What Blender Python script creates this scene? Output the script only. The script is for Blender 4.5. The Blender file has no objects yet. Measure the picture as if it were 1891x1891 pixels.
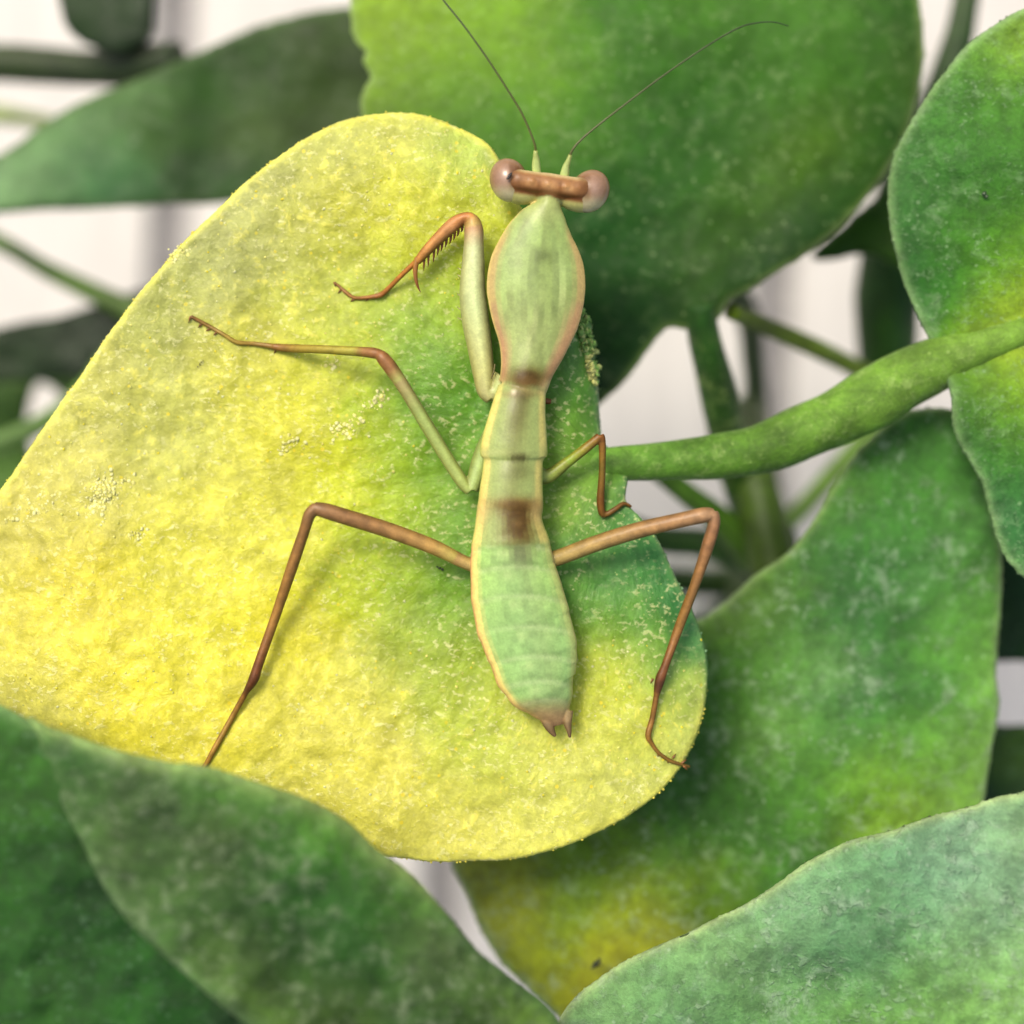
import bpy, bmesh, math, random
import numpy as np
from mathutils import Vector, noise, kdtree, geometry
R = math.radians
random.seed(7); np.random.seed(7)
sc = bpy.context.scene
sc.unit_settings.scale_length = 0.003          # one unit is about 3 mm: the insect is about 3 cm long
COL = sc.collection

# ------------------------------------------------------------------ camera
D = 30.0                                         # camera height above the plane in focus
cam_d = bpy.data.cameras.new('camera'); cam = bpy.data.objects.new('camera', cam_d); COL.objects.link(cam)
cam.location = (0, 0, D)
cam_d.sensor_width = 36; cam_d.lens = 18.0 / (9.455 / D)
cam_d.clip_start = 0.1; cam_d.clip_end = 3000
cam_d.dof.use_dof = True; cam_d.dof.focus_distance = D - 0.6
APERTURE = 1.45                                  # pupil diameter in scene units
cam_d.dof.aperture_fstop = cam_d.lens * 0.001 / APERTURE
sc.camera = cam
# ------------------------------------------------------------------ world, sun, exposure
SUN_EL, SUN_AZ = 58.0, 128.0                     # azimuth: direction towards the sun, degrees from +X
w = bpy.data.worlds.new('World'); sc.world = w; w.use_nodes = True
wn = w.node_tree.nodes; wl = w.node_tree.links; wn.clear()
sky = wn.new('ShaderNodeTexSky'); sky.sky_type = 'NISHITA'; sky.sun_disc = False
sky.sun_elevation = R(SUN_EL); sky.sun_rotation = R(90 - SUN_AZ)
sky.air_density = 1.0; sky.dust_density = 6.0; sky.ozone_density = 0.3
bg = wn.new('ShaderNodeBackground'); bg.inputs['Strength'].default_value = 0.13
wo = wn.new('ShaderNodeOutputWorld'); wl.new(sky.outputs[0], bg.inputs[0]); wl.new(bg.outputs[0], wo.inputs[0])
sd = bpy.data.lights.new('sun', 'SUN'); sd.energy = 1.5; sd.angle = R(17); sd.color = (1.0, 0.93, 0.80)
sun = bpy.data.objects.new('sun', sd); COL.objects.link(sun)
dv = Vector((math.cos(R(SUN_EL)) * math.cos(R(SUN_AZ)), math.cos(R(SUN_EL)) * math.sin(R(SUN_AZ)), math.sin(R(SUN_EL))))
sun.rotation_euler = dv.to_track_quat('Z', 'Y').to_euler(); sun.location = dv * 60
sc.view_settings.view_transform = 'Standard'; sc.view_settings.look = 'None'
sc.view_settings.exposure = 0.55; sc.view_settings.gamma = 1
sc.render.engine = 'CYCLES'
sc.cycles.use_denoising = True
sc.cycles.max_bounces = 8; sc.cycles.diffuse_bounces = 4; sc.cycles.transparent_max_bounces = 8

# ------------------------------------------------------------------ helpers
GAIN = 1.15                                      # display value of a fully lit surface / its base colour
def lin(c):
    a = np.asarray(c, float) / 255.0
    return np.where(a <= 0.04045, a / 12.92, ((a + 0.055) / 1.055) ** 2.4)
def alb(c): return np.clip(lin(c) / GAIN, 0.004, 0.85)
def P(px, py, z=0.0):
    k = (D - z) / D
    return Vector(((px - 945.5) / 100 * k, (945.5 - py) / 100 * k, z))
def far(z): return z if z > -3.4 else max(-25.4, -3.4 + (z + 3.4) * 1.8)     # depth of the things beyond the plant's top
def n3(x, y, z=0.0): return noise.noise(Vector((x, y, z)))

def tag(o, label=None, cat=None, group=None, kind=None):
    if label: o['label'] = label
    if cat: o['category'] = cat
    if group: o['group'] = group
    if kind: o['kind'] = kind
    return o
def empty(name, loc, label=None, cat=None, group=None):
    o = bpy.data.objects.new(name, None); COL.objects.link(o); o.location = loc
    o.empty_display_size = 0.3
    return tag(o, label, cat, group)
def mesh_obj(name, verts, faces, m, parent=None, cols=None, smooth=True):
    me = bpy.data.meshes.new(name)
    me.from_pydata([tuple(v) for v in verts], [], faces)
    if smooth: me.polygons.foreach_set('use_smooth', [True] * len(me.polygons))
    if cols is not None:
        a = me.color_attributes.new('tint', 'FLOAT_COLOR', 'POINT')
        c = np.ones((len(verts), 4)); c[:, :3] = cols
        a.data.foreach_set('color', c.ravel())
    me.materials.append(m); me.update()
    o = bpy.data.objects.new(name, me); COL.objects.link(o)
    if parent:
        o.parent = parent; o.matrix_parent_inverse = parent.matrix_world.inverted() if parent.type != 'EMPTY' else \
            __import__('mathutils').Matrix.Translation(-parent.location)
    return o

def catmull(pts, closed=False, step=0.3):
    """resample a polyline of n-d points through a centripetal-like Catmull-Rom"""
    p = [np.asarray(q, float) for q in pts]; n = len(p); out = []
    segs = n if closed else n - 1
    for i in range(segs):
        if closed: a, b, c, d = p[(i - 1) % n], p[i], p[(i + 1) % n], p[(i + 2) % n]
        else: a, b, c, d = p[max(i - 1, 0)], p[i], p[i + 1], p[min(i + 2, n - 1)]
        L = np.linalg.norm((c - b)[:2]); k = max(1, int(round(L / step)))
        for j in range(k):
            t = j / k
            out.append(0.5 * ((2 * b) + (c - a) * t + (2 * a - 5 * b + 4 * c - d) * t * t + (3 * b - a - 3 * c + d) * t ** 3))
    if not closed: out.append(p[-1])
    return np.array(out)

def mixn(a, b, k):
    k = max(0.0, min(1.0, k)); return tuple(a[i] * (1 - k) + b[i] * k for i in range(3))
def G(x, y, cx, cy, sx, sy): return math.exp(-((x - cx) / sx) ** 2 - ((y - cy) / sy) ** 2)
def sm(a, b, x):
    t = max(0, min(1, (x - a) / (b - a))); return t * t * (3 - 2 * t)

# ------------------------------------------------------------------ materials
def new_mat(name):
    m = bpy.data.materials.new(name); m.use_nodes = True; nt = m.node_tree; nt.nodes.clear()
    return m, nt, nt.nodes, nt.links
def mixc(nt, fac, a, b, mode='MIX'):
    n = nt.nodes.new('ShaderNodeMix'); n.data_type = 'RGBA'; n.blend_type = mode
    for s, v in ((0, fac), (6, a), (7, b)):
        if hasattr(v, 'links'): nt.links.new(v, n.inputs[s])
        else: n.inputs[s].default_value = v if s == 0 else (*v, 1)
    return n.outputs[2]
def ramp(nt, src, a, b, va=0.0, vb=1.0):
    n = nt.nodes.new('ShaderNodeMapRange'); nt.links.new(src, n.inputs[0]); n.interpolation_type = 'SMOOTHSTEP'
    n.inputs[1].default_value = a; n.inputs[2].default_value = b; n.inputs[3].default_value = va; n.inputs[4].default_value = vb
    return n.outputs[0]
def ntex(nt, co, scale, detail=3, rough=0.6, dist=0.0, loc=(0, 0, 0), sc_=(1, 1, 1), rot=0.0):
    mp = nt.nodes.new('ShaderNodeMapping'); mp.inputs['Location'].default_value = loc
    mp.inputs['Rotation'].default_value = (0, 0, rot); mp.inputs['Scale'].default_value = sc_
    nt.links.new(co, mp.inputs[0])
    n = nt.nodes.new('ShaderNodeTexNoise'); n.inputs['Scale'].default_value = scale; n.inputs['Detail'].default_value = detail
    n.inputs['Roughness'].default_value = rough; n.inputs['Distortion'].default_value = dist
    nt.links.new(mp.outputs[0], n.inputs['Vector']); return n.outputs[0]
def math_(nt, op, a, b):
    n = nt.nodes.new('ShaderNodeMath'); n.operation = op
    for i, v in enumerate((a, b)):
        if hasattr(v, 'links'): nt.links.new(v, n.inputs[i])
        else: n.inputs[i].default_value = v
    return n.outputs[0]

def leaf_mat(name, fleck=(225, 230, 190), f_amt=0.5, f_thr=0.60, f_scale=9.0, mott=(1.25, 0.72), m_scale=5.0,
             grain=0.35, bump=0.5, rough=0.5, transl=0.2, hub=None, seed=0.0, dots=None, spec=0.28, sheen=0.04, bright=None, cloud=0.0):
    """fleshy leaf skin: variegation from 'tint', then mottling, grain, pale granules with painted glints, and fine relief.
    hub: point the veins and streaks radiate from (the leaf base)"""
    m, nt, N, L = new_mat(name)
    co = N.new('ShaderNodeTexCoord').outputs['Object']
    at = N.new('ShaderNodeAttribute'); at.attribute_name = 'tint'
    base = at.outputs['Color']
    big = ntex(nt, co, m_scale * 0.35, 4, 0.62, 0.3, loc=(seed, 3, 1))
    med = ntex(nt, co, m_scale, 5, 0.70, 0.2, loc=(seed, 9, 4))
    def mul(c, f, hi, lo): return mixc(nt, 1.0, c, mixc(nt, f, (lo,) * 3, (hi,) * 3), 'MULTIPLY')
    col = mul(base, ramp(nt, big, 0.36, 0.64), 1 + (mott[0] - 1) * .7, 1 - (1 - mott[1]) * .7)
    col = mul(col, ramp(nt, med, 0.36, 0.64), mott[0], mott[1])
    g = ntex(nt, co, 17.0, 4, 0.75, 0.1, loc=(seed, 1, 7))
    col = mul(col, ramp(nt, g, 0.36, 0.64), 1 + grain, 1 - grain)
    hs = g
    fco = co
    if hub:
        sx = N.new('ShaderNodeSeparateXYZ'); L.new(co, sx.inputs[0])
        dx = math_(nt, 'SUBTRACT', sx.outputs[0], hub[0]); dy = math_(nt, 'SUBTRACT', sx.outputs[1], hub[1])
        rr = math_(nt, 'SQRT', math_(nt, 'ADD', math_(nt, 'MULTIPLY', dx, dx), math_(nt, 'MULTIPLY', dy, dy)), 0)
        th = math_(nt, 'ARCTAN2', dy, math_(nt, 'MULTIPLY', dx, -1.0))
        cb = N.new('ShaderNodeCombineXYZ'); L.new(math_(nt, 'MULTIPLY', rr, hub[2]), cb.inputs[0]); L.new(math_(nt, 'MULTIPLY', th, hub[3]), cb.inputs[1])
        jit = N.new('ShaderNodeVectorMath'); jit.operation = 'MULTIPLY_ADD'
        nz = N.new('ShaderNodeTexNoise'); nz.inputs['Scale'].default_value = 1.2; nz.inputs['Detail'].default_value = 3; L.new(co, nz.inputs['Vector'])
        L.new(nz.outputs[1], jit.inputs[0]); jit.inputs[1].default_value = (1.3, 1.3, 1.3); L.new(cb.outputs[0], jit.inputs[2])
        s = ntex(nt, jit.outputs[0], 1.0, 4, 0.62, 0.2)
        col = mul(col, ramp(nt, s, 0.36, 0.62), 1.0 + hub[4], 1.0 - hub[4])
        s2 = ntex(nt, jit.outputs[0], 2.3, 3, 0.6, 0.1, loc=(5, 3, 2))
        yl_ = N.new('ShaderNodeSeparateColor'); L.new(base, yl_.inputs[0])
        only = ramp(nt, yl_.outputs[0], 0.25, 0.5)
        col = mixc(nt, math_(nt, 'MULTIPLY', math_(nt, 'MULTIPLY', ramp(nt, s2, 0.52, 0.66), math_(nt, 'MULTIPLY', ramp(nt, big, 0.40, 0.60), 0.62)), only), col, tuple(alb(bright)))
        hs = math_(nt, 'ADD', g, math_(nt, 'MULTIPLY', math_(nt, 'ADD', s, s2), 2.2))
    # pale granules, their glints painted into the colour, gathered in drifts
    f1 = ntex(nt, fco, f_scale, 3, 0.6, 0.15, loc=(seed + 4, 2, 6), sc_=(1, 1.35, 1), rot=0.5)
    f2 = ntex(nt, co, 1.1, 3, 0.6, 0.3, loc=(seed + 8, 2, 6))
    drift = ramp(nt, f2, 0.38, 0.62, 0.12, 1.0)
    if cloud:
        c1 = ntex(nt, co, 3.2, 5, 0.7, 0.3, loc=(seed + 14, 2, 6))
        col = mixc(nt, math_(nt, 'MULTIPLY', math_(nt, 'MULTIPLY', ramp(nt, c1, 0.48, 0.68), drift), cloud), col, tuple(alb(fleck)))
    fm = math_(nt, 'MULTIPLY', math_(nt, 'MULTIPLY', ramp(nt, f1, f_thr, f_thr + 0.09), drift), f_amt)
    col = mixc(nt, fm, col, mixc(nt, 0.45, tuple(alb(fleck)), col))
    # scattered single grains
    vo = N.new('ShaderNodeTexVoronoi'); vo.inputs['Scale'].default_value = 6.0; L.new(co, vo.inputs['Vector'])
    rn = N.new('ShaderNodeSeparateColor'); L.new(vo.outputs['Color'], rn.inputs[0])
    rad = ramp(nt, rn.outputs[1], 0, 1, 0.10, 0.26)
    cells = ramp(nt, math_(nt, 'SUBTRACT', rad, math_(nt, 'ADD', vo.outputs['Distance'], math_(nt, 'MULTIPLY', math_(nt, 'SUBTRACT', g, 0.5), 0.25))), 0.0, 0.08)
    cells = math_(nt, 'MULTIPLY', cells, ramp(nt, rn.outputs[0], 0.66, 0.72))
    if hub: cells = math_(nt, 'MULTIPLY', cells, only)
    col = mixc(nt, math_(nt, 'MULTIPLY', cells, dots[1] if dots else 0.35), col, tuple(alb(dots[0] if dots else fleck)))
    bs = N.new('ShaderNodeBsdfPrincipled'); L.new(col, bs.inputs['Base Color'])
    L.new(ramp(nt, f1, 0.4, 0.7, rough + 0.12, rough - 0.14), bs.inputs['Roughness'])
    bs.inputs['Specular IOR Level'].default_value = spec
    bs.inputs['Sheen Weight'].default_value = sheen; bs.inputs['Sheen Roughness'].default_value = 0.5
    bp = N.new('ShaderNodeBump'); bp.inputs['Strength'].default_value = bump; bp.inputs['Distance'].default_value = 0.06
    hh = math_(nt, 'ADD', math_(nt, 'ADD', hs, math_(nt, 'MULTIPLY', med, 1.2)), math_(nt, 'MULTIPLY', fm, 1.5))
    L.new(hh, bp.inputs['Height']); L.new(bp.outputs[0], bs.inputs['Normal'])
    tr = N.new('ShaderNodeBsdfTranslucent'); L.new(col, tr.inputs[0])
    mx = N.new('ShaderNodeMixShader'); mx.inputs[0].default_value = transl
    L.new(bs.outputs[0], mx.inputs[1]); L.new(tr.outputs[0], mx.inputs[2])
    o = N.new('ShaderNodeOutputMaterial'); L.new(mx.outputs[0], o.inputs[0])
    return m

def tint_mat(name, rough=0.45, var=0.18, scale=9.0, bump=0.15, transl=0.0, spec=0.4, sss=0.0, sss_r=0.1, coat=0.0, lineup=(1, 1, 1)):
    m, nt, N, L = new_mat(name)
    co = N.new('ShaderNodeTexCoord').outputs['Object']
    at = N.new('ShaderNodeAttribute'); at.attribute_name = 'tint'
    n = ntex(nt, co, scale, 4, 0.65, 0.3, sc_=lineup); n2 = ntex(nt, co, scale * 4, 2, 0.6, sc_=lineup)
    col = mixc(nt, 1.0, at.outputs['Color'], mixc(nt, ramp(nt, n, 0.3, 0.7), (1 - var,) * 3, (1 + var,) * 3), 'MULTIPLY')
    col = mixc(nt, 1.0, col, mixc(nt, ramp(nt, n2, 0.3, 0.7), (1 - var * .5,) * 3, (1 + var * .5,) * 3), 'MULTIPLY')
    bs = N.new('ShaderNodeBsdfPrincipled'); L.new(col, bs.inputs['Base Color'])
    bs.inputs['Roughness'].default_value = rough; bs.inputs['Specular IOR Level'].default_value = spec
    bs.inputs['Coat Weight'].default_value = coat; bs.inputs['Coat Roughness'].default_value = 0.15
    if sss:
        bs.inputs['Subsurface Weight'].default_value = sss; bs.inputs['Subsurface Scale'].default_value = sss_r
        bs.inputs['Subsurface Radius'].default_value = (1, 0.9, 0.5)
    bp = N.new('ShaderNodeBump'); bp.inputs['Strength'].default_value = bump; bp.inputs['Distance'].default_value = 0.03
    L.new(math_(nt, 'ADD', n, math_(nt, 'MULTIPLY', n2, 0.4)), bp.inputs['Height']); L.new(bp.outputs[0], bs.inputs['Normal'])
    o = N.new('ShaderNodeOutputMaterial')
    if transl:
        tr = N.new('ShaderNodeBsdfTranslucent'); L.new(col, tr.inputs[0])
        mx = N.new('ShaderNodeMixShader'); mx.inputs[0].default_value = transl
        L.new(bs.outputs[0], mx.inputs[1]); L.new(tr.outputs[0], mx.inputs[2]); L.new(mx.outputs[0], o.inputs[0])
    else: L.new(bs.outputs[0], o.inputs[0])
    return m

# ------------------------------------------------------------------ ground: pale floor boards far below
def ground():
    m, nt, N, L = new_mat('painted_boards')
    co = N.new('ShaderNodeTexCoord').outputs['Object']
    n = ntex(nt, co, 0.5, 4, 0.6, 0.3, sc_=(3, 0.4, 1)); n2 = ntex(nt, co, 5, 3, 0.6)
    col = mixc(nt, ramp(nt, n, 0.3, 0.7), (0.49, 0.47, 0.43), (0.59, 0.57, 0.52))
    bs = N.new('ShaderNodeBsdfPrincipled'); L.new(col, bs.inputs['Base Color']); bs.inputs['Roughness'].default_value = 0.6
    bp = N.new('ShaderNodeBump'); bp.inputs['Strength'].default_value = 0.2; L.new(n2, bp.inputs['Height']); L.new(bp.outputs[0], bs.inputs['Normal'])
    o = N.new('ShaderNodeOutputMaterial'); L.new(bs.outputs[0], o.inputs[0])
    g, nt, N, L = new_mat('grey_grout')
    co = N.new('ShaderNodeTexCoord').outputs['Object']
    n = ntex(nt, co, 1.5, 4, 0.6, 0.3)
    bs = N.new('ShaderNodeBsdfPrincipled'); bs.inputs['Roughness'].default_value = 0.9
    L.new(mixc(nt, ramp(nt, n, 0.3, 0.7), (0.15, 0.145, 0.14), (0.26, 0.25, 0.24)), bs.inputs['Base Color'])
    o = N.new('ShaderNodeOutputMaterial'); L.new(bs.outputs[0], o.inputs[0])
    GZ = -26.0; S = 400
    gr = mesh_obj('ground', [(-S, -S, GZ), (S, -S, GZ), (S, S, GZ), (-S, S, GZ)], [(0, 1, 2, 3)], g)
    tag(gr, kind='structure')
    # boards run up the picture with wide grey joints between them; edges given in photo pixels at that depth
    xs = [(-3200, -1850), (-1750, -900), (-800, -250), (-150, 262), (335, 800), (872, 1372), (1452, 2050), (2150, 2700), (2800, 4200)]
    for a, b in xs:
        x0, x1 = P(a, 0, GZ).x, P(b, 0, GZ).x
        bm = bmesh.new(); bmesh.ops.create_cube(bm, size=1)
        for v in bm.verts:
            v.co = Vector((x0 if v.co.x < 0 else x1, v.co.y * 160, GZ + (0.35 if v.co.z > 0 else 0.02)))
            v.co.x += v.co.y * 0.03
        bmesh.ops.bevel(bm, geom=[e for e in bm.edges], offset=0.08, segments=2, affect='EDGES')
        me = bpy.data.meshes.new('board'); bm.to_mesh(me); bm.free(); me.materials.append(m)
        o = bpy.data.objects.new('board', me); COL.objects.link(o); o.parent = gr
ground()

# ------------------------------------------------------------------ leaves
def seg_dist(pts, poly):
    a = poly; b = np.roll(poly, -1, 0); ab = b - a; L2 = (ab ** 2).sum(1) + 1e-12
    out = np.empty(len(pts))
    for i in range(0, len(pts), 2000):
        p = pts[i:i + 2000, None, :]
        t = np.clip(((p - a) * ab).sum(2) / L2, 0, 1)
        q = a + t[..., None] * ab
        out[i:i + 2000] = np.sqrt(((p - q) ** 2).sum(2).min(1))
    return out
def inside(pts, poly):
    x, y = pts[:, 0], pts[:, 1]; c = np.zeros(len(pts), bool); n = len(poly); j = n - 1
    for i in range(n):
        xi, yi = poly[i]; xj, yj = poly[j]
        if yi != yj:
            c ^= ((yi > y) != (yj > y)) & (x < (xj - xi) * (y - yi) / (yj - yi) + xi)
        j = i
    return c
def paint(px, ctrl, sig=80.0, warp=28.0, seed=0.0):
    q = px.copy()
    for i in range(len(q)):
        x, y = px[i] / 90.0
        q[i, 0] += warp * (n3(x, y, seed) + 0.6 * n3(x * 2.7, y * 2.7, seed + 3)) * 1.4
        q[i, 1] += warp * (n3(x, y, seed + 11) + 0.6 * n3(x * 2.7, y * 2.7, seed + 17)) * 1.4
    cp = np.array([c[:2] for c in ctrl], float)
    cc = np.array([alb(c[2]) for c in ctrl])
    sg = np.array([c[3] if len(c) > 3 else sig for c in ctrl], float)
    d2 = ((q[:, None, :] - cp[None]) ** 2).sum(2)
    W = np.exp(-d2 / (2 * sg ** 2)) + 1e-4 / (1 + d2 / 1e4) ** 2
    return (W @ cc) / W.sum(1)[:, None]

LEAF_SURF = {}
def leaf(parent, outline, h, ctrl, m, label, thick=0.10, r_edge=0.22, step=12.0, rim=None, rim_w=0.10, jag=2.2, jag_f=0.16,
         sig=80.0, warp=28.0, relief=0.02, relief_f=1.6, edge_step=4.0, seed=0.0, name='leaf', adj=(1, 1, 1), gam=1.0, crumbs=None):
    ol = catmull(outline, True, edge_step)
    t = np.roll(ol, -1, 0) - np.roll(ol, 1, 0); t /= np.linalg.norm(t, axis=1)[:, None] + 1e-9
    nr = np.stack([t[:, 1], -t[:, 0]], 1)
    area = 0.5 * np.sum(ol[:, 0] * np.roll(ol[:, 1], -1) - np.roll(ol[:, 0], -1) * ol[:, 1])
    if area < 0: nr = -nr                       # outward normals
    for i in range(len(ol)):
        x, y = ol[i]
        k = n3(x * 0.012, y * 0.012, seed + 5) * 2.2 * jag
        e = n3(x * jag_f, y * jag_f, seed + 2)
        if name == 'leaf' and crumbs and crumbs[0] < x and crumbs[1] < y < crumbs[2]: k += 9 * n3(y / 11, 3.3) + 6 * n3(y / 4.5, 8.3)
        k += jag * e + (jag * 1.6 * max(0, n3(x * jag_f * 1.7, y * jag_f * 1.7, seed + 31) - 0.22) * 3)
        ol[i] += nr[i] * k
    pts = [ol]
    for off in (3, 7, 13, 21):
        if off > r_edge * 100 + 8: break
        pts.append(ol[::1 + (off > 6)] - nr[::1 + (off > 6)] * off)
    mn, mx = ol.min(0), ol.max(0)
    gx, gy = np.meshgrid(np.arange(mn[0], mx[0], step), np.arange(mn[1], mx[1], step * 0.87))
    gx[1::2] += step / 2
    g = np.stack([gx.ravel(), gy.ravel()], 1) + np.random.uniform(-.12, .12, (gx.size, 2)) * step
    g = g[inside(g, ol)]
    dg = seg_dist(g, ol); g = g[dg > 24 if r_edge * 100 > 13 else dg > step * 0.7]
    rings = []
    for k, off in enumerate((3, 7, 13, 21)):
        if k + 1 < len(pts):
            q = pts[k + 1]; q = q[inside(q, ol)]; dd = seg_dist(q, ol); rings.append(q[dd > off * 0.8])
    allp = np.concatenate([ol] + rings + [g])
    n_o = len(ol)
    res = geometry.delaunay_2d_cdt([Vector(p) for p in allp], [(i, (i + 1) % n_o) for i in range(n_o)], [], 1, 0.05)
    vs = np.array([tuple(v) for v in res[0]]); fs = [tuple(f) for f in res[2]]
    d = seg_dist(vs, ol) / 100.0
    d[d < 0.004] = 0.0
    prof = np.sqrt(np.clip(1 - (1 - np.clip(d / r_edge, 0, 1)) ** 2, 0, 1))
    top, bot, cols = [], [], []
    base = paint(vs, ctrl, sig, warp, seed)
    base = np.clip(base ** gam * np.array(adj) * (0.2 ** (1 - gam)), 0.003, 0.86)
    if rim is not None:  # glow of the leaf edge, mixed into the tint as a paler rim
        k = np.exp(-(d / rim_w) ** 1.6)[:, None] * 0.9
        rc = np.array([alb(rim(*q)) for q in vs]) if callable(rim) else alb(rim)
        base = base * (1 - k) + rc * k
    hz = np.array([h(x, y) for x, y in vs])
    for i, (x, y) in enumerate(vs):
        rl = relief * (n3(x / 100 * relief_f, y / 100 * relief_f, seed + 1) + 0.5 * n3(x / 100 * relief_f * 3.1, y / 100 * relief_f * 3.1, seed + 7)
                       + 0.25 * n3(x / 14, y / 14, seed + 9)) * 2 * prof[i]
        top.append(P(x, y, hz[i] + thick * prof[i] + rl))
        bot.append(P(x, y, hz[i] - thick * prof[i]))
    nv = len(vs)
    bmap = [i if d[i] == 0 else nv + i for i in range(nv)]
    faces = []
    for f in fs:
        a, b, c = [top[i] for i in f[:3]]
        if (b - a).cross(c - a).z < 0: f = f[::-1]
        faces.append(f); faces.append(tuple(bmap[i] for i in f[::-1]))
    o = mesh_obj(name, top + bot, faces, m, parent, np.concatenate([base, base]))
    bm = bmesh.new(); bm.from_mesh(o.data); bmesh.ops.delete(bm, geom=[v for v in bm.verts if not v.link_faces], context='VERTS')
    bm.to_mesh(o.data); bm.free()
    if label: o['label'] = label
    return o, ol, nr

def tube(name, pts, m, parent, col, step=0.12, seg=20, label=None, flat=1.0, bumpy=0.02, col2=None, col0=None):
    """pts: (px, py, z, radius in units)"""
    q = [(*P(a, b, far(z)), r * (D - far(z)) / (D - z)) for a, b, z, r in pts]
    c = catmull(q, False, step); V = []; F = []; C = []
    for i, s in enumerate(c):
        p = Vector(s[:3]); r = s[3]
        t = Vector(c[min(i + 1, len(c) - 1)][:3]) - Vector(c[max(i - 1, 0)][:3]); t.normalize()
        up = Vector((0, 0, 1)) if abs(t.z) < 0.95 else Vector((0, 1, 0))
        s1 = t.cross(up).normalized(); s2 = s1.cross(t).normalized()
        for k in range(seg):
            a = 2 * math.pi * k / seg
            rr = r * (1 + bumpy * 4 * n3(p.x * 1.4 + math.cos(a), p.y * 1.4 + math.sin(a), p.z))
            V.append(p + s1 * math.cos(a) * rr + s2 * math.sin(a) * rr * flat)
            f = i / max(1, len(c) - 1)
            cc = alb(col) * (1 - f) + alb(col2 or col) * f
            if col0: k0 = math.exp(-(f / .16) ** 2); cc = cc * (1 - k0) + alb(col0) * k0
            C.append(cc * (1 + 0.25 * n3(p.x * 1.1, p.y * 1.1, a)))
    n = len(c)
    for i in range(n - 1):
        for k in range(seg):
            a, b = i * seg + k, i * seg + (k + 1) % seg
            F.append((a, b, b + seg, a + seg))
    F.append(tuple(range(seg))[::-1]); F.append(tuple((n - 1) * seg + k for k in range(seg)))
    o = mesh_obj(name, V, F, m, parent, np.array(C))
    if label: o['label'] = label
    return o

plant = empty('succulent_plant', P(1400, 1000, -25.8),
              'leafy succulent with mottled yellow and green leaves under the mantis and thick green stems', 'plant')

def h1(x, y):        # the yellow leaf: a shallow dish with its right end bent down
    u, v = (x - 700) / 100, (y - 900) / 100
    z = 0.004 * u * u * (1 if u < 0 else 1.2) + 0.006 * v * v - 0.12
    z += 0.28 * math.exp(-((x - 250) / 260) ** 2 - ((y - 1250) / 300) ** 2)
    z -= 0.35 * max(0, (x - 1120) / 190) ** 2
    z -= 0.5 * max(0, (330 - y) / 140) ** 2
    z += 0.16 * n3(x / 260, y / 260, 4.2)
    if y < 900 and x > 1040: z -= 0.55 * ((x - 1040) / 70) ** 2 * min(1, (900 - y) / 120)
    return z
HUB = P(1130, 850, 0)
M_yel = leaf_mat('yellow_leaf_skin', fleck=(255, 252, 176), f_amt=0.85, f_thr=0.55, f_scale=8.0, mott=(1.07, 0.90), m_scale=4.5, grain=0.06,
                 bump=0.30, rough=0.40, spec=0.45, transl=0.2, hub=(HUB.x, HUB.y, 2.2, 17.0, 0.09), bright=(255, 246, 104), seed=0.0, dots=((248, 226, 40), 0.7))
def rim1(x, y):  # backlit glow of the yellow rim painted as edge colour, greener at upper right
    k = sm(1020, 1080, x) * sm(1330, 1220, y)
    return mixn((255, 250, 110), (120, 172, 96), k)
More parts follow.
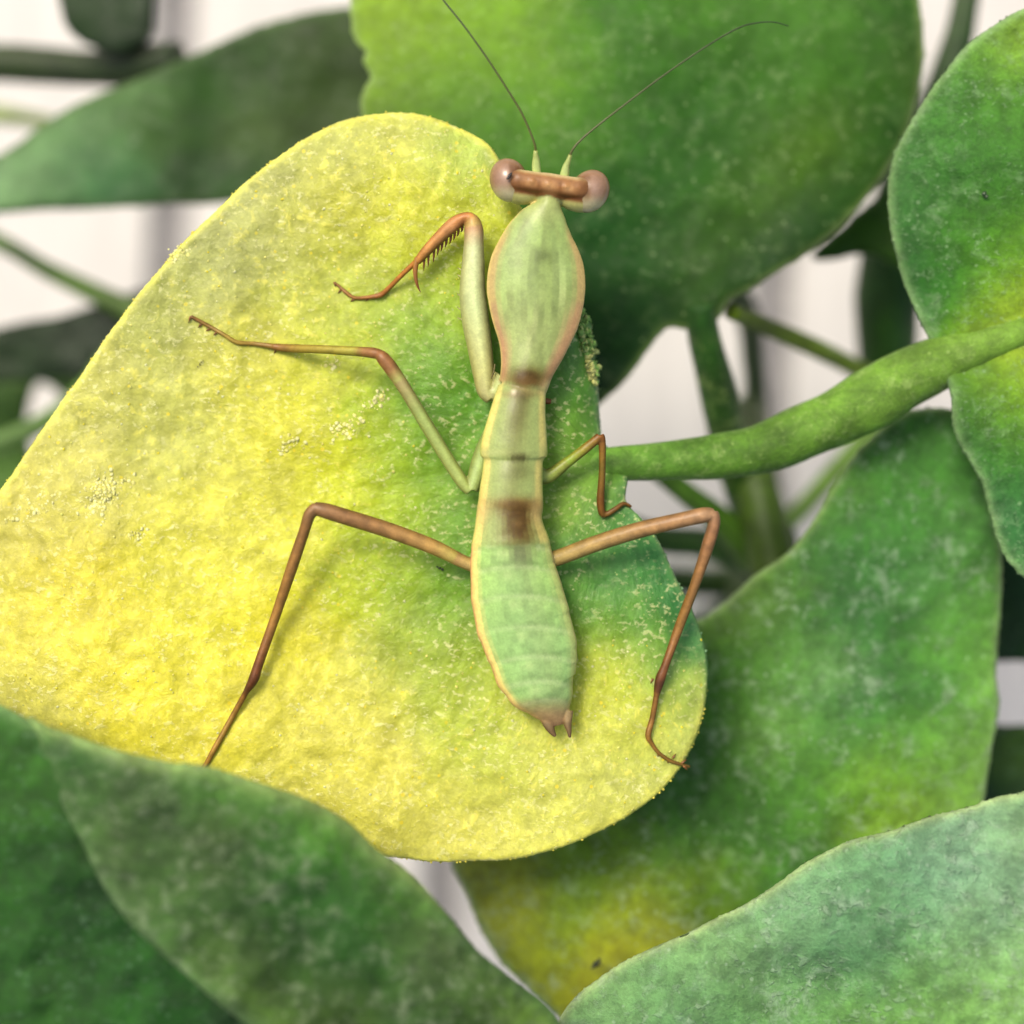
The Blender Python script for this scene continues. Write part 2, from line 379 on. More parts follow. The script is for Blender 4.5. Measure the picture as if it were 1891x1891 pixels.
Y = [(-60, 1100, (205, 198, 75)), (60, 960, (200, 192, 80)), (160, 880, (205, 200, 92)), (80, 1180, (222, 212, 62)), (230, 1240, (232, 222, 62)), (60, 1260, (205, 200, 85)), (380, 1300, (224, 216, 66)),
     (160, 1090, (212, 200, 50), 60), (190, 740, (192, 190, 88)), (300, 600, (178, 182, 90)), (420, 640, (196, 194, 74)), (300, 800, (192, 194, 88)),
     (400, 500, (172, 176, 96)), (500, 420, (180, 182, 88)), (470, 370, (172, 176, 100)), (600, 290, (182, 186, 92)), (720, 250, (188, 190, 84)), (860, 280, (168, 190, 84)),
     (620, 400, (205, 200, 42), 60), (760, 360, (208, 206, 44)), (880, 400, (202, 210, 50)), (640, 470, (180, 186, 72)), (740, 470, (190, 196, 40)),
     (560, 540, (188, 192, 74)), (700, 570, (170, 188, 66)), (830, 540, (158, 184, 34)), (520, 700, (200, 198, 54)), (620, 660, (188, 196, 50)), (780, 620, (128, 168, 50)),
     (560, 800, (208, 204, 42)), (470, 880, (202, 200, 66)), (700, 780, (176, 196, 40)), (640, 900, (204, 208, 40)), (760, 720, (120, 166, 44), 60),
     (820, 760, (76, 136, 28), 60), (870, 680, (104, 156, 34), 50), (840, 860, (110, 158, 32), 60), (900, 760, (92, 148, 28)), (950, 850, (110, 160, 40)), (1040, 740, (98, 152, 46), 60), (1050, 640, (108, 158, 64), 40),
     (1050, 840, (136, 176, 54), 50), (1080, 930, (140, 176, 40), 60), (1085, 770, (60, 130, 36), 30), (1110, 880, (90, 146, 50), 45), (820, 960, (92, 146, 34), 60), (760, 900, (160, 190, 40)), (720, 1000, (168, 192, 34)),
     (660, 1060, (180, 196, 24), 70), (820, 1060, (96, 148, 36), 60), (800, 1150, (124, 164, 40), 60), (840, 1260, (160, 178, 46)), (760, 1180, (164, 182, 56)), (870, 1380, (182, 194, 60)),
     (500, 1000, (212, 208, 68)), (440, 1140, (222, 216, 54)), (560, 1180, (224, 216, 52)), (560, 1320, (212, 206, 74)), (350, 960, (208, 204, 66)), (300, 1080, (206, 202, 52)),
     (680, 1260, (206, 204, 80)), (700, 1420, (216, 210, 82)), (640, 1500, (214, 208, 82)), (850, 1500, (208, 204, 86)), (1000, 1450, (202, 204, 88)), (1100, 1500, (196, 198, 84)),
     (1100, 1300, (204, 204, 52)), (1080, 1220, (160, 182, 44), 60), (1150, 1140, (118, 166, 44), 50), (1080, 1100, (98, 154, 48), 60), (1130, 1020, (84, 146, 62), 60),
     (1200, 1060, (54, 126, 54), 55), (1245, 1150, (44, 122, 60), 45), (1265, 1200, (40, 122, 66), 35), (1180, 1200, (122, 166, 50), 45), (1240, 1260, (158, 186, 70), 45), (1180, 1330, (196, 202, 70)), (1270, 1330, (186, 198, 98), 50),
     (1150, 1430, (200, 204, 100)), (1080, 1540, (202, 200, 76)), (1150, 950, (64, 130, 60), 50), (1180, 1000, (56, 126, 60), 50), (450, 1560, (190, 190, 70)), (100, 1480, (190, 190, 70))]
L1 = [(-140, 1100), (-60, 985), (0, 905), (60, 818), (150, 690), (250, 552), (330, 458), (400, 388), (455, 335), (510, 292), (560, 258), (620, 228), (680, 212),
      (740, 207), (800, 217), (850, 238), (900, 266), (925, 300), (945, 345), (958, 378), (985, 430), (1020, 500), (1055, 545), (1078, 575), (1092, 610), (1100, 655),
      (1106, 710), (1108, 770), (1112, 815), (1140, 840), (1158, 880), (1156, 925), (1185, 958), (1215, 1000), (1245, 1060), (1280, 1130), (1300, 1185),
      (1308, 1240), (1302, 1310), (1275, 1385), (1232, 1448), (1170, 1500), (1100, 1540), (1030, 1568), (940, 1586), (860, 1592), (790, 1589), (720, 1583), (600, 1575),
      (450, 1565), (250, 1540), (50, 1500), (-140, 1430)]
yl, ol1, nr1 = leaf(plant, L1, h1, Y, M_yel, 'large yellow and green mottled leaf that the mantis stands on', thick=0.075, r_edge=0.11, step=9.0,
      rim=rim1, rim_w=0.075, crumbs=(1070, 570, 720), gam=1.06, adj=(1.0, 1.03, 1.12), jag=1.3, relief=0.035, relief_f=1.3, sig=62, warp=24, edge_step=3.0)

def h2(x, y): return -2.4 + 0.0 * x - 0.9 * ((x - 1150) / 550) ** 2 - 0.5 * ((y - 250) / 400) ** 2 + 0.25 * n3(x / 300, y / 300, 8.8) \
    - 0.0
M_top = leaf_mat('green_leaf_skin', fleck=(176, 204, 136), f_amt=0.35, f_thr=0.60, f_scale=5.0, mott=(1.12, 0.88), m_scale=2.5, grain=0.05, bump=0.35,
                 rough=0.5, transl=0.2, seed=21.0, cloud=.15)
T = [(720, 60, (162, 190, 66)), (820, 120, (148, 184, 62)), (960, 60, (150, 188, 60)), (1000, 120, (140, 178, 64), 60), (750, 180, (112, 150, 40), 60), (860, 200, (88, 140, 34)), (700, 200, (140, 168, 70), 50),
     (1020, 190, (100, 152, 44)), (1100, 60, (78, 136, 40)), (1120, 200, (84, 138, 32)), (1250, 40, (92, 142, 46)), (1250, 150, (70, 124, 42)), (1250, 280, (66, 122, 34)), (1400, 60, (92, 142, 56)),
     (1400, 150, (84, 136, 44)), (1330, 240, (74, 126, 48)), (1550, 40, (100, 150, 66)), (1640, 60, (64, 112, 46), 50), (1680, 100, (90, 124, 60), 40), (1560, 160, (78, 130, 36)), (1520, 260, (112, 144, 26), 55), (1440, 330, (98, 138, 26), 55),
     (1620, 250, (54, 106, 24), 55), (1560, 340, (46, 98, 26), 50), (1480, 420, (30, 82, 22), 50), (1380, 400, (82, 122, 20), 60), (1300, 460, (80, 118, 20), 60), (1390, 500, (34, 84, 20), 45),
     (1200, 380, (60, 116, 34)), (1100, 420, (36, 104, 48), 60), (1120, 520, (48, 104, 44), 60), (1200, 500, (56, 106, 34)), (1180, 600, (46, 94, 18), 60), (1290, 560, (62, 98, 14), 50), (1130, 680, (30, 78, 8), 60), (1000, 700, (30, 78, 10)),
     (760, 300, (110, 150, 40)), (900, 400, (90, 140, 40))]
L2 = [(640, -150), (646, -40), (650, 40), (656, 75), (674, 95), (668, 115), (684, 140), (672, 165), (668, 200), (690, 300), (780, 480), (900, 700), (1000, 800), (1060, 790), (1108, 748), (1155, 704), (1195, 648),
      (1235, 606), (1290, 612), (1330, 585), (1350, 556), (1420, 512), (1500, 462), (1580, 392), (1640, 318), (1680, 235), (1703, 140), (1705, 60), (1690, -20), (1640, -150)]
leaf(plant, L2, h2, T, M_top, 'broad smooth green leaf behind the head of the mantis', thick=0.12, r_edge=0.2, step=16, rim=(150, 180, 100), rim_w=0.07, jag=1.8, adj=(.53, .60, .28), gam=1.2,
     jag_f=0.05, relief=0.05, relief_f=0.8, sig=70, warp=20, seed=3.0)

def h3(x, y): return -0.35 + 0.5 * ((x - 1950) / 400) ** 2 * (-1) + 0.25 * n3(x / 200, y / 200, 5.1) - 0.5 * math.exp(-((y - 610 + 0.27 * (x - 1890)) / 60) ** 2) * 0.5
M_rt = leaf_mat('green_leaf_skin_fine', fleck=(170, 205, 150), f_amt=0.6, f_thr=0.56, f_scale=9.0, mott=(1.18, 0.82), m_scale=3.5, grain=0.12, bump=0.6,
                rough=0.5, transl=0.2, seed=37.0, cloud=.3)
TR = [(1870, 60, (146, 180, 78)), (1800, 120, (100, 148, 72)), (1960, 50, (150, 180, 80)), (1740, 200, (86, 140, 76)), (1820, 250, (84, 136, 66)), (1880, 200, (96, 150, 66)), (1700, 330, (84, 134, 84), 50), (1760, 320, (76, 130, 64)),
      (1820, 360, (66, 118, 46), 50), (1680, 440, (60, 116, 62), 45), (1760, 440, (72, 130, 40)), (1850, 440, (94, 150, 44)), (1720, 540, (44, 110, 54), 50), (1800, 550, (84, 142, 34)), (1880, 540, (140, 176, 46), 60),
      (1880, 610, (190, 202, 92), 50), (1960, 590, (190, 200, 80)), (1850, 660, (160, 186, 68), 50), (1880, 720, (136, 176, 62), 60), (1800, 720, (96, 146, 58), 50), (1780, 790, (48, 104, 60), 50), (1850, 850, (86, 144, 66)),
      (1830, 930, (58, 116, 78), 45), (1880, 980, (64, 124, 82), 50), (1900, 1080, (90, 140, 96), 50)]
L3 = [(2200, -60), (2060, -70), (1960, -20), (1891, 14), (1830, 50), (1782, 86), (1742, 138), (1702, 192), (1672, 240), (1650, 290), (1640, 350), (1640, 410), (1654, 470), (1668, 520),
      (1690, 572), (1712, 618), (1728, 655), (1742, 695), (1755, 735), (1762, 790), (1786, 845), (1812, 895), (1826, 950), (1846, 1010), (1891, 1065), (1990, 1130), (2150, 1060), (2250, 700), (2260, 300)]
leaf(plant, L3, h3, TR, M_rt, 'green leaf with a yellow heart at the right edge', thick=0.12, r_edge=0.16, step=12, rim=(140, 178, 112), rim_w=0.11, jag=1.8, adj=(.74, .80, .46), gam=1.18,
     relief=0.05, relief_f=1.2, sig=55, warp=18, seed=6.0, edge_step=3.5)

def h4(x, y):
    z = -1.7 - 0.5 * ((x - 1500) / 400) ** 2 + 0.3 * n3(x / 260, y / 260, 2.1)
    z -= 0.7 * math.exp(-((x - 1330 - 0.05 * (y - 1400)) / 75) ** 2)
    z -= 1.2 * max(0, (1180 - y) / 400) * max(0, (1650 - x) / 300)
    return z
M_rb = leaf_mat('green_leaf_skin_frosted', fleck=(196, 222, 186), f_amt=0.6, f_thr=0.58, f_scale=7.0, mott=(1.18, 0.82), m_scale=3.0, grain=0.12, bump=0.75, spec=0.5,
                rough=0.38, transl=0.2, seed=51.0, cloud=.4)
RB = [(1720, 800, (76, 132, 70)), (1640, 850, (64, 120, 60), 60), (1560, 920, (88, 132, 70), 50), (1700, 900, (72, 134, 62)), (1640, 950, (60, 124, 52), 60), (1790, 960, (84, 142, 82), 50), (1540, 1020, (54, 112, 58), 60),
      (1440, 1100, (88, 128, 60), 60), (1420, 1180, (78, 130, 54), 60), (1350, 1130, (86, 120, 50)), (1520, 1130, (54, 112, 62), 60), (1620, 1060, (66, 126, 70), 50), (1640, 1140, (46, 106, 52), 50), (1730, 1060, (84, 140, 90)), (1740, 1180, (94, 154, 70)),
      (1820, 1100, (92, 148, 74), 50), (1830, 1250, (112, 164, 92), 50), (1520, 1250, (110, 150, 122), 55), (1440, 1240, (84, 140, 66), 50), (1600, 1300, (56, 118, 72), 55), (1700, 1290, (66, 128, 72), 55), (1430, 1350, (104, 150, 92), 50), (1340, 1250, (62, 116, 20), 50),
      (1340, 1400, (54, 106, 18), 50), (1360, 1530, (50, 104, 18), 50), (1270, 1540, (60, 114, 44), 60), (1530, 1400, (76, 134, 60)), (1600, 1460, (118, 164, 50), 60), (1690, 1400, (112, 166, 66)), (1790, 1400, (112, 160, 92), 50),
      (1500, 1500, (70, 124, 44)), (1780, 1480, (118, 162, 84)), (1650, 1530, (126, 160, 56)), (1450, 1590, (70, 128, 50)), (1180, 1620, (88, 130, 42), 60), (1080, 1650, (104, 142, 28), 60), (1200, 1680, (150, 160, 24), 60), (1310, 1650, (96, 136, 28), 50),
      (960, 1640, (140, 158, 40), 50), (900, 1650, (168, 174, 92), 40), (940, 1720, (160, 166, 60), 50), (1020, 1760, (132, 154, 22), 50), (1140, 1750, (168, 170, 16), 50), (1050, 1820, (172, 172, 16), 50), (1000, 1810, (150, 162, 30), 40),
      (1150, 1300, (70, 120, 40)), (1300, 1900, (100, 140, 40)), (1600, 1700, (90, 140, 60))]
L4 = [(1600, 815), (1660, 770), (1720, 752), (1785, 770), (1802, 832), (1824, 900), (1843, 965), (1851, 1040), (1848, 1140), (1841, 1245), (1844, 1310), (1829, 1400), (1815, 1490),
      (1800, 1600), (1700, 1790), (1500, 1900), (1300, 1950), (1100, 1930), (1020, 1870), (960, 1815), (925, 1780), (892, 1725), (858, 1650), (832, 1585), (835, 1450), (920, 1330), (1100, 1230), (1250, 1170),
      (1330, 1120), (1392, 1062), (1450, 1025), (1500, 965), (1545, 890)]
leaf(plant, L4, h4, RB, M_rb, 'big frosted green leaf with a deep crease, yellow towards its lower end', thick=0.12, r_edge=0.18, step=12, rim=(150, 190, 105), rim_w=0.08, jag=1.9, adj=(1.02, 1.04, .46), gam=1.12,
     relief=0.06, relief_f=1.2, sig=60, warp=22, seed=9.0)

def h5(x, y): return 3.5 - 0.9 * ((x - 450) / 600) ** 2 + 0.2 * n3(x / 200, y / 200, 7.7) - 0.55 * max(0, (1560 + (x - 400) * 0.55 - y) / 160) ** 2
M_lf = leaf_mat('dark_leaf_skin', fleck=(150, 166, 130), f_amt=0.5, f_thr=0.56, f_scale=4.5, mott=(1.2, 0.78), m_scale=2.6, grain=0.14, bump=0.6,
                rough=0.5, transl=0.12, seed=66.0, cloud=.4)
LF = [(0, 1340, (66, 106, 66)), (120, 1400, (58, 96, 54)), (60, 1450, (54, 100, 40)), (250, 1450, (62, 92, 50)), (380, 1440, (84, 130, 66), 50), (500, 1480, (84, 132, 62), 50), (620, 1540, (96, 148, 66), 45), (200, 1530, (76, 100, 64), 50), (130, 1510, (62, 100, 48)),
      (300, 1550, (52, 82, 42)), (400, 1560, (72, 90, 58), 50), (500, 1580, (48, 86, 36)), (560, 1640, (42, 98, 24)), (680, 1640, (54, 98, 44)), (330, 1680, (70, 108, 56), 50), (420, 1660, (50, 84, 42)), (300, 1640, (82, 112, 70), 45), (400, 1760, (86, 116, 62), 45),
      (480, 1760, (60, 86, 44)), (560, 1770, (44, 84, 30)), (660, 1760, (40, 94, 26)), (760, 1720, (72, 100, 56), 50), (820, 1780, (84, 104, 74), 45), (480, 1850, (80, 108, 50), 45), (620, 1860, (70, 94, 44)), (760, 1860, (54, 88, 40)), (900, 1840, (80, 110, 50), 50),
      (980, 1880, (110, 140, 70), 40), (760, 1640, (96, 140, 60), 35), (860, 1880, (50, 80, 34))]
L5 = [(52, 1326), (100, 1345), (200, 1380), (300, 1404), (390, 1418), (480, 1446), (580, 1482), (640, 1514), (690, 1562), (760, 1614), (820, 1682),
      (882, 1756), (940, 1802), (1000, 1848), (1045, 1905), (1080, 1990), (900, 2080), (650, 2040), (480, 1915), (352, 1808), (262, 1728), (200, 1650), (162, 1580), (124, 1500), (84, 1410)]
leaf(plant, L5, h5, LF, M_lf, 'dull dark green leaf in the lower left foreground with a pale blurred rim', thick=0.14, r_edge=0.3, step=14, rim=lambda x, y: mixn((150, 180, 104), (84, 120, 62), sm(-25, 25, y - 1330 - max(0, x) * .42)), rim_w=0.2, jag=1.6, adj=(.84, .90, .50), gam=1.12,
     relief=0.08, relief_f=1.0, sig=55, warp=22, seed=12.0)
def h5b(x, y): return 3.0 + 0.2 * n3(x / 200, y / 200, 3.3) - 0.3 * ((x - 100) / 300) ** 2
LG = [(0, 1335, (70, 112, 60)), (80, 1400, (66, 108, 52), 60), (-20, 1420, (60, 104, 44)), (60, 1480, (60, 104, 40), 60), (120, 1560, (50, 90, 34), 50), (0, 1600, (52, 104, 20)), (100, 1640, (40, 84, 24)), (40, 1750, (50, 90, 50)), (130, 1780, (46, 86, 38)), (220, 1780, (40, 94, 14)), (280, 1850, (44, 96, 12)), (60, 1860, (56, 104, 40)), (180, 1880, (50, 98, 26)), (380, 1880, (36, 74, 8)), (160, 1700, (28, 66, 10))]
leaf(plant, [(-200, 1235), (-60, 1283), (0, 1302), (90, 1352), (230, 1470), (350, 1600), (480, 1750), (600, 1950), (500, 2080), (100, 2100), (-200, 2050)], h5b, LG,
     leaf_mat('deep_green_leaf_skin', fleck=(120, 156, 120), f_amt=0.45, f_thr=0.57, f_scale=5.5, mott=(1.22, 0.78), m_scale=2.6, grain=0.16, bump=0.6, rough=0.45, transl=0.12, seed=77.0),
     'deep green leaf in the bottom left corner, tucked under the dull one', thick=0.12, r_edge=0.25, step=15, jag=1.5, relief=0.06, sig=70, seed=14.0, adj=(.68, .84, .3), gam=1.15, rim=(120, 158, 92), rim_w=0.15)

def h6(x, y): return 1.0 + 0.0012 * (x - 1450) + 0.22 * n3(x / 230, y / 230, 1.7) - 0.4 * max(0, (1900 - (x - 1030) * 0.47 - y + 60) / 160) ** 2
M_rl = leaf_mat('glaucous_leaf_skin', fleck=(190, 216, 184), f_amt=0.5, f_thr=0.54, f_scale=5.0, mott=(1.22, 0.78), m_scale=2.6, grain=0.10, bump=0.8, rough=0.40, spec=0.45, transl=0.15, seed=88.0, cloud=.35)
GL = [(1891, 1500, (130, 170, 122)), (1800, 1550, (128, 170, 138)), (1700, 1600, (112, 160, 122)), (1780, 1650, (128, 168, 138)), (1850, 1640, (124, 166, 128)), (1600, 1620, (108, 158, 112)), (1500, 1680, (122, 164, 124)),
      (1640, 1720, (96, 148, 100)), (1550, 1760, (84, 138, 96)), (1740, 1780, (108, 158, 96)), (1850, 1760, (128, 174, 110)), (1420, 1740, (112, 158, 110)), (1300, 1760, (124, 166, 112)), (1240, 1820, (112, 160, 106)),
      (1400, 1840, (104, 154, 92)), (1550, 1860, (108, 160, 84)), (1700, 1870, (112, 162, 80)), (1860, 1870, (130, 178, 100)), (1130, 1870, (122, 166, 110)), (1250, 1880, (98, 148, 96))]
L6 = [(1010, 1960), (1028, 1892), (1060, 1845), (1102, 1808), (1160, 1772), (1250, 1730), (1335, 1690), (1420, 1642), (1490, 1592), (1570, 1552), (1650, 1532), (1720, 1508), (1790, 1488),
      (1830, 1474), (1870, 1466), (1950, 1452), (2120, 1480), (2250, 1750), (2100, 2100), (1500, 2200), (1080, 2120)]
leaf(plant, L6, h6, GL, M_rl, 'pale grey-green leaf across the lower right corner', thick=0.14, r_edge=0.24, step=12, rim=(184, 210, 140), rim_w=0.10, jag=1.5, adj=(.98, .92, .84), gam=1.15,
     relief=0.07, relief_f=1.3, sig=60, warp=26, seed=15.0, edge_step=3.5)

# ---- stems of the plant
M_st = leaf_mat('stem_skin', fleck=(170, 200, 110), f_amt=0.45, f_thr=0.57, f_scale=7.0, mott=(1.2, 0.78), m_scale=2.2, grain=0.12, bump=0.5, rough=0.5, transl=0.1, seed=101.0, cloud=.4)
M_bg = tint_mat('far_stem', rough=0.55, var=0.2, scale=2.0, bump=0.2, transl=0.1)
tube('petiole', [(1050, 862, -0.36, 0.10), (1085, 860, -0.36, 0.22), (1130, 856, -0.44, 0.32), (1250, 850, -0.75, 0.38), (1400, 830, -0.95, 0.48), (1500, 790, -1.0, 0.53), (1600, 742, -0.95, 0.58), (1690, 692, -0.85, 0.55), (1780, 652, -0.72, 0.44), (1880, 615, -0.55, 0.30), (1990, 580, -0.5, 0.12)],
     M_st, plant, (58, 106, 18), col2=(126, 168, 56), col0=(110, 158, 56), bumpy=0.018, label='thick bright green leaf stalk joining the yellow leaf')
tube('petiole', [(1292, 560, -2.6, 0.26), (1300, 620, -3.0, 0.34), (1325, 720, -3.6, 0.38), (1350, 830, -4.2, 0.42), (1400, 960, -5.0, 0.5), (1430, 1080, -6.5, 0.6), (1440, 1200, -9, .6)], M_st, plant, (32, 80, 6), col2=(56, 86, 10))
tube('petiole', [(1350, 575, -3.2, 0.17), (1420, 605, -4.0, 0.19), (1500, 640, -4.5, 0.2), (1580, 680, -5.0, 0.2), (1680, 740, -5.6, 0.22)], M_st, plant, (98, 126, 14))
tube('stem', [(1440, 1160, -4.4, 0.55), (1430, 1060, -4.2, 0.5), (1410, 960, -4.3, 0.48), (1390, 860, -4.6, 0.42), (1380, 760, -6.2, 0.4)], M_bg, plant, (58, 84, 14), col2=(62, 88, 10))
tube('petiole', [(1190, 850, -4.0, 0.2), (1260, 905, -4.2, 0.24), (1330, 960, -4.4, 0.28), (1400, 1040, -4.6, 0.34)], M_bg, plant, (66, 104, 24))
tube('petiole', [(1120, 960, -5.2, 0.3), (1220, 995, -5.2, 0.3), (1310, 1005, -5.2, 0.33), (1400, 1040, -5.0, 0.4)], M_bg, plant, (36, 76, 8))
tube('stem', [(1420, 1000, -5, .6), (1400, 1100, -9, 0.75), (1380, 1060, -18.6, 0.9)], M_bg, plant, (70, 96, 36))

# ---- far leaves and stems, out of focus
M_fl = leaf_mat('shaded_leaf_skin', fleck=(120, 150, 110), f_amt=0.3, f_thr=0.58, f_scale=3.0, mott=(1.15, 0.85), m_scale=1.5, grain=0.1, bump=0.3, rough=0.5, transl=0.15, seed=91.0)
def far_leaf(outline, z, ctrl, label, tilt=0.0, **k):
    k.setdefault('adj', (.68, .8, .26)); return leaf(plant, outline, lambda x, y: far(z) + tilt * (x - outline[0][0]) / 100 + 0.3 * n3(x / 200, y / 200, z), ctrl, M_fl, label, thick=0.12, r_edge=0.2, step=26,  # far leaves: missing shade put into the colours by darkening them
                jag=1.5, relief=0.08, relief_f=0.8, edge_step=9, **k)
far_leaf([(760, 10), (640, 14), (520, 36), (420, 72), (330, 112), (240, 150), (150, 188), (70, 236), (0, 286), (-120, 340), (-80, 392), (100, 388), (260, 380), (430, 372), (600, 330), (760, 280)], -5.2,
         [(620, 80, (56, 76, 34)), (480, 140, (48, 74, 18)), (350, 180, (52, 86, 26)), (240, 220, (84, 112, 76), 50), (120, 280, (104, 132, 100), 60), (20, 330, (120, 148, 120)), (300, 250, (72, 100, 48), 40), (330, 300, (34, 62, 22), 50),
          (180, 340, (54, 98, 66), 60), (480, 260, (84, 104, 60), 40), (420, 310, (26, 54, 14), 45), (420, 355, (54, 92, 36), 40), (600, 220, (70, 90, 44)), (600, 300, (30, 50, 14))],
         'blurred dark green leaf with a greyish crease at the upper left', rim=(80, 105, 60), rim_w=0.1, seed=20.0, sig=60, adj=(1.0, 1.08, .72), gam=1.25)  # pale grey-green left end is a highlight painted into the colours
far_leaf([(110, -120), (112, 20), (140, 70), (200, 96), (250, 92), (285, 60), (290, -20), (300, -120)], -5.6,
         [(170, 20, (40, 72, 32)), (240, 40, (18, 38, 8)), (210, 90, (28, 48, 10))], 'very dark blurred leaf at the top left', seed=22.0)
tube('stem', [(-120, 108, -6.5, 0.42), (40, 118, -6.5, 0.42), (160, 126, -6.3, 0.4), (260, 120, -6.0, 0.45), (330, 110, -5.8, 0.4)], M_bg, plant, (46, 66, 12), col2=(30, 48, 8))
tube('stem', [(-100, 205, -8, 0.2), (0, 212, -8, 0.2), (90, 228, -8, 0.16), (200, 270, -8, .15)], M_bg, plant, (150, 172, 84))
tube('petiole', [(-120, 400, -6.5, 0.2), (0, 448, -6.5, 0.19), (90, 500, -6.4, 0.2), (190, 548, -6.2, 0.24), (300, 600, -6.0, 0.28)], M_bg, plant, (70, 104, 26), col2=(76, 104, 34))
far_leaf([(-160, 640), (0, 606), (120, 580), (220, 548), (320, 520), (420, 560), (400, 660), (250, 690), (60, 702), (-160, 715)], -6.4,
         [(50, 640, (22, 44, 14)), (200, 610, (16, 36, 10)), (0, 690, (40, 66, 30))], 'dark narrow blurred leaf crossing behind the yellow leaf on the left', seed=23.0)
far_leaf([(-200, 690), (0, 690), (150, 665), (300, 640), (340, 700), (220, 790), (140, 800), (112, 730), (70, 708), (52, 770), (60, 860), (30, 960), (-60, 1020), (-200, 1000)], -8.0,
         [(20, 720, (58, 86, 44)), (60, 760, (84, 108, 70)), (200, 700, (26, 50, 14)), (20, 850, (84, 122, 60)), (0, 930, (110, 150, 80)), (-40, 780, (60, 100, 40))], 'mid green blurred leaf beyond the left edge of the yellow leaf', seed=24.0)
tube('stem', [(1812, -120, -5.5, 0.30), (1788, -20, -5.5, 0.30), (1772, 60, -5.5, 0.32), (1745, 160, -5.5, 0.42), (1690, 300, -5.6, 0.6), (1655, 440, -5.8, 0.72), (1640, 560, -6.0, 0.72), (1640, 700, -6.5, 0.6)], M_bg, plant, (40, 64, 20), col2=(46, 88, 24))
far_leaf([(1500, 470), (1600, 380), (1720, 300), (1760, 420), (1700, 500), (1600, 470), (1540, 480)], -4.6, [(1600, 440, (66, 110, 34)), (1660, 400, (60, 96, 26))], 'small dark leaf in the gap right of the broad green leaf', seed=25.0)
far_leaf([(1780, 1000), (1960, 1040), (2100, 1100), (2080, 1220), (1891, 1222), (1780, 1200)], -4.5, [(1860, 1100, (26, 70, 16)), (1880, 1190, (30, 62, 20))], 'dark green blurred leaf at the right edge', seed=26.0)
far_leaf([(1780, 1360), (1891, 1340), (2050, 1350), (2080, 1520), (1891, 1560), (1780, 1540)], -4.5, [(1860, 1380, (74, 102, 50), 30), (1860, 1430, (26, 58, 12)), (1880, 1400, (60, 90, 34), 30)], 'dark blurred leaf between the two right-hand leaves', seed=27.0)
tube('petiole', [(420, 640, -7, .25), (700, 900, -8, .3), (1100, 1050, -8, .35), (1390, 1080, -9, .4)], M_bg, plant, (60, 90, 30))
tube('petiole', [(1700, 1750, 0.7, .3), (1560, 1700, -3, .35), (1450, 1400, -6, .4), (1420, 1150, -8, .45)], M_bg, plant, (70, 110, 40))
tube('petiole', [(300, 1800, 1.0, .3), (600, 1600, -4, .35), (1000, 1300, -7, .4), (1400, 1120, -9, .45)], M_bg, plant, (60, 100, 34))
tube('petiole', [(1500, 1560, -2.0, .3), (1470, 1400, -4.5, .35), (1430, 1150, -7, .45)], M_bg, plant, (70, 110, 40))

tube('petiole', [(-60, 830, -6.0, .22), (40, 800, -6.0, .22), (130, 745, -6.0, .2), (220, 640, -6.2, .22)], M_bg, plant, (84, 118, 50))
tube('petiole', [(1270, 470, -6.5, .3), (1370, 560, -6.5, .28), (1392, 680, -6.5, .26), (1400, 820, -6.8, .3), (1440, 980, -7, .3)], M_bg, plant, (92, 100, 78), col2=(80, 104, 50))
tube('petiole', [(1400, 1010, -6.2, .26), (1480, 940, -6.2, .22), (1560, 850, -6.0, .22), (1660, 740, -5.8, .25)], M_bg, plant, (104, 140, 60))
# ---- crumbly frill of green tissue on the torn edge of the yellow leaf, and tiny papillae along rims
def blob(V, F, C, p, r, c, squash=1.0):
    b = len(V); t = (1 + 5 ** .5) / 2
    ic = [(-1, t, 0), (1, t, 0), (-1, -t, 0), (1, -t, 0), (0, -1, t), (0, 1, t), (0, -1, -t), (0, 1, -t), (t, 0, -1), (t, 0, 1), (-t, 0, -1), (-t, 0, 1)]
    fc = [(0, 11, 5), (0, 5, 1), (0, 1, 7), (0, 7, 10), (0, 10, 11), (1, 5, 9), (5, 11, 4), (11, 10, 2), (10, 7, 6), (7, 1, 8), (3, 9, 4), (3, 4, 2), (3, 2, 6), (3, 6, 8), (3, 8, 9), (4, 9, 5), (2, 4, 11), (6, 2, 10), (8, 6, 7), (9, 8, 1)]
    for q in ic:
        v = Vector(q).normalized() * r * random.uniform(0.7, 1.3); v.z *= squash; V.append(Vector(p) + v); C.append(c)
    F += [tuple(i + b for i in f) for f in fc]
M_cr = tint_mat('leaf_granules', rough=0.6, var=0.15, scale=8, bump=0.2, transl=0.25)
V, F, C = [], [], []
for i in range(230):
    y = random.triangular(568, 716, 690 if i % 3 else 600); ex = 1078 + (y - 570) * 0.2
    lobe = max(0, n3(y / 9, 2.2) + n3(y / 22, 6.1)) * 16
    x = ex + random.uniform(-16, 2 + lobe)
    c = alb((150, 196, 96)) if random.random() < 0.72 else alb((206, 222, 130))
    if y > 655 and x < ex - 3: c = alb((236, 238, 146))
    b0 = len(V); blob(V, F, C, (0, 0, 0), random.uniform(0.03, 0.075), c * random.uniform(.7, 1.15), 0.35)
    q = Vector((random.gauss(0, 1), random.gauss(0, 1), random.gauss(0, 1))).normalized().to_track_quat('Z', 'Y'); o_ = P(x, y, h1(min(x, 1100), y) + 0.06 + random.uniform(0, 0.12))
    for k in range(b0, len(V)): V[k] = q @ V[k] + o_
fr = mesh_obj('crumbly_edge', V, F, M_cr, plant, np.array(C)); tag(fr, 'crumbly pale green frill on the torn edge beside the thorax', kind='stuff')
V, F, C = [], [], []
from mathutils.bvhtree import BVHTree
